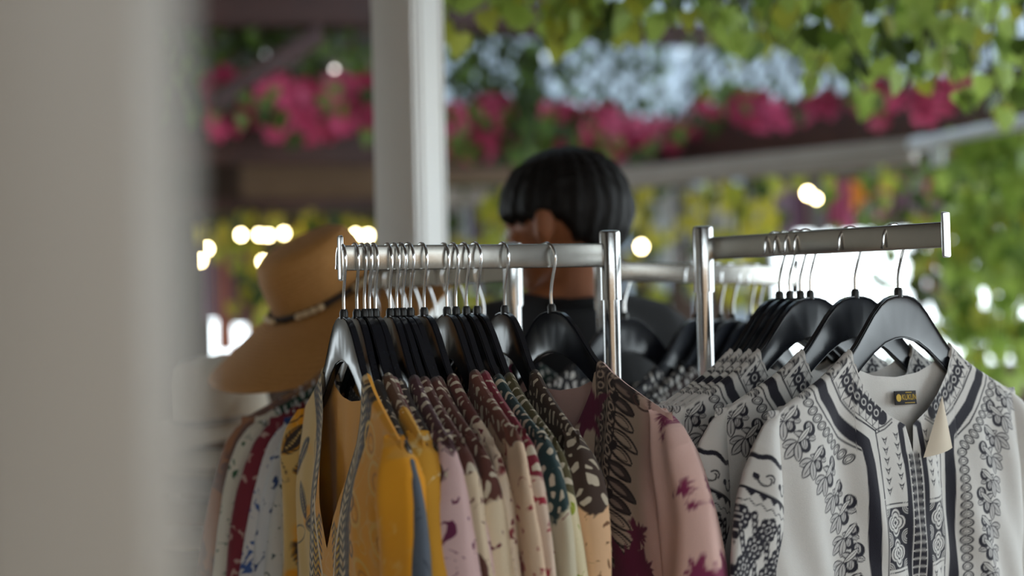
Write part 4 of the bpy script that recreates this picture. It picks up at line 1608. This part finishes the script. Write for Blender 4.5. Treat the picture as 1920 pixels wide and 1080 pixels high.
C3 = hang_line(1530, 300, 4.8, 1900, 285, 4.5, 'trim_25')
G3 = 'thin ivy strands before the bright opening'
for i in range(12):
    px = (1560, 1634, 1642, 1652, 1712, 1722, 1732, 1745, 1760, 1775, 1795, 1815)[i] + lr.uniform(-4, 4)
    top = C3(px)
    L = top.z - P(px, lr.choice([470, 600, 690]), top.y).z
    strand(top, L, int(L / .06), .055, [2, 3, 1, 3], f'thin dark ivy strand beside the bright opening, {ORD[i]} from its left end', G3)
C4 = [hang_line(800, 350, D, 1800, 322, D - .1, f'trim_{26 + k}') for k, D in enumerate((5.2, 5.7, 6.1))]
G4 = 'yellow-green strands under the beam'
for i in range(24):
    px = lr.choice([lr.uniform(845, 950), lr.uniform(1195, 1460), lr.uniform(1195, 1700)])
    top = C4[i % 3](px)
    low = lr.uniform(400, 470) if px > 1420 else lr.uniform(430, 640)
    L = top.z - P(px, low, top.y).z
    strand(top, L, int(L / .07), .085, [4, 1, 4, 1, 3], 'yellow-green leaf strand hanging under the back beam', G4)
C5 = hang_line(250, 402, 5.55, 720, 398, 5.55, 'trim_30')
G5 = 'yellow-green strands behind the tan hat'
for i in range(16):
    px = 385 + 315 * (i + lr.random()) / 16
    top = C5(px)
    low = lr.uniform(520, 640) if 440 < px < 520 else lr.uniform(440, 500)
    L = top.z - P(px, low, top.y).z
    strand(top, L, int(L / .055) + 1, .080, [4, 1, 4, 3], f'yellow-green leaf strand behind the tan sun hat, {ORD[i]} from the left', G5)
G6 = 'climbing ivy on the trellis'
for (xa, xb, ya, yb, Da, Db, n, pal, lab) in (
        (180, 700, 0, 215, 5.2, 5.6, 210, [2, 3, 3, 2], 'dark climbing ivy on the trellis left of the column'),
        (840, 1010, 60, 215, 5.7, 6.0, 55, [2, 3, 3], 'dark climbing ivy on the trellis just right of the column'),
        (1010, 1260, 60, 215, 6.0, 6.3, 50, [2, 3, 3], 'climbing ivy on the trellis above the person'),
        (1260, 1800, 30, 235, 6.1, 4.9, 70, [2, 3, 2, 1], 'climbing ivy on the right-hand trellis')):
    t = tag(empty('climbing_ivy', P(xa, ya, Da)), lab, 'ivy', G6)
    o0 = Vector(t.location)
    for k in range(n):
        px = xa + (xb - xa) * lr.random()
        sag = 0
        if xa == 1260: yy = lr.uniform(ya, yb - (px - 1260) * .11)
        else: yy = lr.uniform(ya, yb)
        D = Da + (Db - Da) * (px - xa) / (xb - xa) - lr.uniform(.04, .14)
        put_leaf(t, P(px, yy, D) - o0, .060, pal)
    for k in range(6):
        px = xa + (xb - xa) * (k + .5) / 6
        D = Da + (Db - Da) * (px - xa) / (xb - xa) - .08
        MB().tube([P(px + 8 * math.sin(j), ya + (yb - ya) * j / 6, D) - o0 for j in range(7)], .005, 5).build('stem', M_STEM, t)
# dark vine hanging between the two pink clusters
o0 = P(990, 80, 5.6)
t = tag(empty('vine_trunk', o0), 'dark leafy vine hanging straight down between two pink flower clusters', 'vine')
MB().tube([P(990 + 4 * math.sin(j), 80 + 26 * j, 5.6) - o0 for j in range(9)], .018, 7).build('stem', M_STEM, t)
for k in range(46):
    put_leaf(t, P(990 + lr.uniform(-16, 16), 80 + 210 * k / 46, 5.56) - o0, .07, [3, 3, 2])

# blossoms
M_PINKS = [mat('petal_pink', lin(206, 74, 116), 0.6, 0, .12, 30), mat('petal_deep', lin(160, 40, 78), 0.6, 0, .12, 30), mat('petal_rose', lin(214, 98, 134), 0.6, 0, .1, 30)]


def blossom_mesh(m, seed):
    r = random.Random(seed)
    mb = MB()
    for k in range(6):
        a = 2 * math.pi * k / 6 + r.uniform(-.15, .15)
        d = Vector((math.cos(a), 0, math.sin(a)))
        s = Vector((-math.sin(a), 0, math.cos(a)))
        up = Vector((0, -1, 0))
        pts = [d * .06, d * .30 + s * .20 + up * .10, d * .55 + s * .17 + up * .24, d * .60 + up * .20, d * .55 - s * .17 + up * .24, d * .30 - s * .20 + up * .10]
        mb.add(pts, [(0, 1, 5), (1, 2, 3), (1, 3, 5), (3, 4, 5)])
    mb.ball((0, -.10, 0), .12, 6, 4)
    me = mb.mesh('blossom')
    me.materials.append(m)
    return me


BM = [blossom_mesh(m, i) for i, m in enumerate(M_PINKS)]
for (xa, xb, y0a, y1a, y0b, y1b, Da, Db, n, lab) in (
        (385, 480, 135, 250, 140, 250, 5.2, 5.2, 28, 'pink flower cluster farthest left, next to the grey post'),
        (490, 700, 150, 258, 155, 245, 5.2, 5.4, 62, 'wide pink flower cluster just left of the white column'),
        (838, 985, 195, 292, 190, 285, 5.7, 5.8, 120, 'pink flower cluster just right of the white column'),
        (1010, 1150, 205, 290, 215, 290, 5.8, 5.95, 100, 'pink flower cluster right above the person'),
        (1140, 1270, 222, 290, 238, 275, 5.95, 6.1, 36, 'thin tail of pink flowers right of the person'),
        (1270, 1480, 200, 250, 188, 235, 5.9, 5.25, 20, 'shaded magenta flowers under the right trellis'),
        (1480, 1830, 185, 232, 150, 205, 5.25, 4.3, 16, 'shaded magenta flowers at the right end of the trellis')):
    t = tag(empty('flower_garland', P(xa, y0a, Da)), lab, 'flowers', 'pink flower garlands')
    o0 = Vector(t.location)
    shade = xa >= 1270 or xb < 700  # shade put into the colour: these clusters get mostly deep petals
    for k in range(n):
        q = lr.random()
        px = xa + (xb - xa) * q
        py = lr.uniform(y0a + (y0b - y0a) * q, y1a + (y1b - y1a) * q)
        D = Da + (Db - Da) * q - lr.uniform(0, .14)
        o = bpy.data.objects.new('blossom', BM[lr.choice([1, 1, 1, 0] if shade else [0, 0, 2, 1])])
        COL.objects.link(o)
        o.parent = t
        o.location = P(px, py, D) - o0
        s = .075 * lr.uniform(.8, 1.25)
        o.scale = (s, s, s)
        o.rotation_euler = (lr.uniform(-.6, .6), lr.uniform(0, 6), lr.uniform(-.6, .6))
    for k in range(n // 5):
        q = lr.random()
        py = lr.uniform(y0a + (y0b - y0a) * q, y1a + (y1b - y1a) * q)
        put_leaf(t, P(xa + (xb - xa) * q, py, Da + (Db - Da) * q - .16) - o0, .07, [2, 3])

# ================================================================== BACK DISPLAY: hanging scarves, bulbs
SC = {'white': lin(214, 212, 210), 'lilac': lin(164, 136, 158), 'pink': lin(186, 92, 124), 'orange': lin(220, 140, 50), 'grey': lin(140, 138, 140), 'mauve': lin(120, 84, 104),
      'salmon': lin(206, 130, 100), 'blue': lin(96, 120, 140)}
SMAT = {k: mat('scarf_' + k, v, .85, 0, .12, 30, .1) for k, v in SC.items()}


SC_N = {}
C6 = hang_line(330, 440, 6.2, 720, 436, 6.2, 'trim_31')
C7 = hang_line(835, 368, 6.6, 1830, 330, 6.3, 'trim_32')


def scarf(px, width, y1, col, D, y0=None):
    top = (C6 if y0 else C7)(px)
    SC_N[col] = SC_N.get(col, 0) + 1
    L = top.z - P(px, y1, D).z
    n, k = 12, 14
    ph = lr.uniform(0, 6)
    A = np.empty((n, 2 * k, 3))
    for i in range(n):
        for j in range(2 * k):
            u = (j / (k - 1)) if j < k else (2 * k - 1 - j) / (k - 1)
            back = 0 if j < k else .012
            A[i, j] = ((u - .5) * width * (1 - .12 * math.sin(math.pi * i / n)), .012 * math.sin(u * 14 + ph) + back, -L * i / (n - 1))
    o = link('hanging_scarf', grid_mesh('hanging_scarf', A, True), SMAT[col], None, top)
    return tag(o, f'{ORD[SC_N[col] - 1]} {col} scarf from the left on the wires at the back', 'scarf', f'{col} scarves at the back')


for px, y0, y1, wd, c in ((405, 480, 600, .16, 'mauve'), (418, 570, 660, .08, 'salmon'), (446, 500, 610, .10, 'mauve'), (470, 560, 640, .06, 'salmon'), (530, 470, 560, .12, 'mauve')):
    scarf(px, wd, y1, c, 6.2 + lr.uniform(-.05, .05), y0)
for px, wd, y1, c in ((850, .07, 520, 'grey'), (868, .05, 470, 'white'), (890, .06, 540, 'mauve'), (915, .05, 480, 'white'), (935, .06, 530, 'grey'),
                      (1212, .06, 500, 'grey'), (1228, .05, 560, 'white'), (1252, .06, 520, 'white'), (1276, .05, 470, 'grey'), (1296, .05, 560, 'white'),
                      (1322, .06, 450, 'grey'), (1345, .05, 530, 'white'), (1372, .06, 450, 'white'), (1398, .05, 520, 'grey'), (1425, .05, 430, 'white'), (1448, .07, 470, 'lilac'),
                      (1475, .07, 450, 'lilac'), (1500, .06, 430, 'mauve'), (1535, .06, 440, 'grey'), (1560, .06, 420, 'pink'), (1585, .07, 435, 'pink'),
                      (1612, .09, 392, 'orange'), (1645, .08, 415, 'pink'), (1668, .12, 362, 'orange'), (1690, .07, 425, 'mauve'), (1720, .06, 620, 'lilac'), (1745, .05, 560, 'salmon'), (1765, .05, 640, 'lilac')):
    scarf(px, wd, y1, c, np.interp(px, [835, 1800], [6.6, 6.3]) + lr.uniform(-.012, .012))

M_BULB = emit('warm_bulb', (1.0, 0.80, 0.42), 48)
M_BULBW = emit('cool_bulb', (1.0, 0.93, 0.85), 8)
M_SOCK = mat('bulb_socket', lin(30, 28, 26), .6)


def bulb_parts(parent, p, r, m=M_BULB):
    b = MB().lathe([(.001, -r * 1.25), (r * .6, -r * 1.05), (r * .95, -r * .45), (r, 0), (r * .8, r * .55), (r * .45, r * 1.05)], 14, Matrix.Translation(p)).build('bulb', m, parent)
    MB().lathe([(r * .5, r * 1.0), (r * .5, r * 1.9), (r * .2, r * 2.1)], 10, Matrix.Translation(p)).build('socket', M_SOCK, parent)


sl_ = tag(empty('string_light', (0, 0, 0)), 'string of warm glowing bulbs under the brown beam left of the column', 'string lights')
LB = [(376, 488, 5.0), (389, 466, 5.3), (452, 440, 5.2), (486, 440, 5.2), (503, 441, 5.3), (532, 437, 5.4), (566, 434, 5.6), (493, 490, 5.1), (667, 440, 5.3), (690, 441, 5.2)]
for px, py, D in LB:
    bulb_parts(sl_, P(px, py, D), .0095)
    p = P(px, py, D)
    MB().tube([p + Vector((0, 0, .02)), P(px, 408, D), C5(px)], .003, 5).build('cord', M_SOCK, sl_)
for px, py, lab in ((1514, 362, 'warm glowing bulb hanging above the right arm of the rack'), (1200, 462, 'warm glowing bulb beside the back of the person'), (1530, 372, 'second, lower warm bulb just right of the one above the right arm')):
    D = 5.2
    q = C4[0](px)
    p = P(px, py, q.y)
    p.x = q.x
    t = tag(empty('pendant_bulb', p), lab, 'light bulb')
    bulb_parts(t, Vector((0, 0, 0)), .012 if px != 1530 else .008)
    MB().tube([(0, 0, .02), (0, 0, q.z - p.z)], .003, 5).build('cord', M_SOCK, t)
p = P(627, 130, 5.36)
t = tag(empty('pendant_bulb', p), 'small white bulb glowing in the dark ivy left of the column', 'light bulb')
bulb_parts(t, Vector((0, 0, 0)), .007, M_BULBW)
MB().tube([(0, 0, .03), (0, 0, P(627, 14, 5.36).z - p.z)], .003, 5).build('cord', M_SOCK, t)
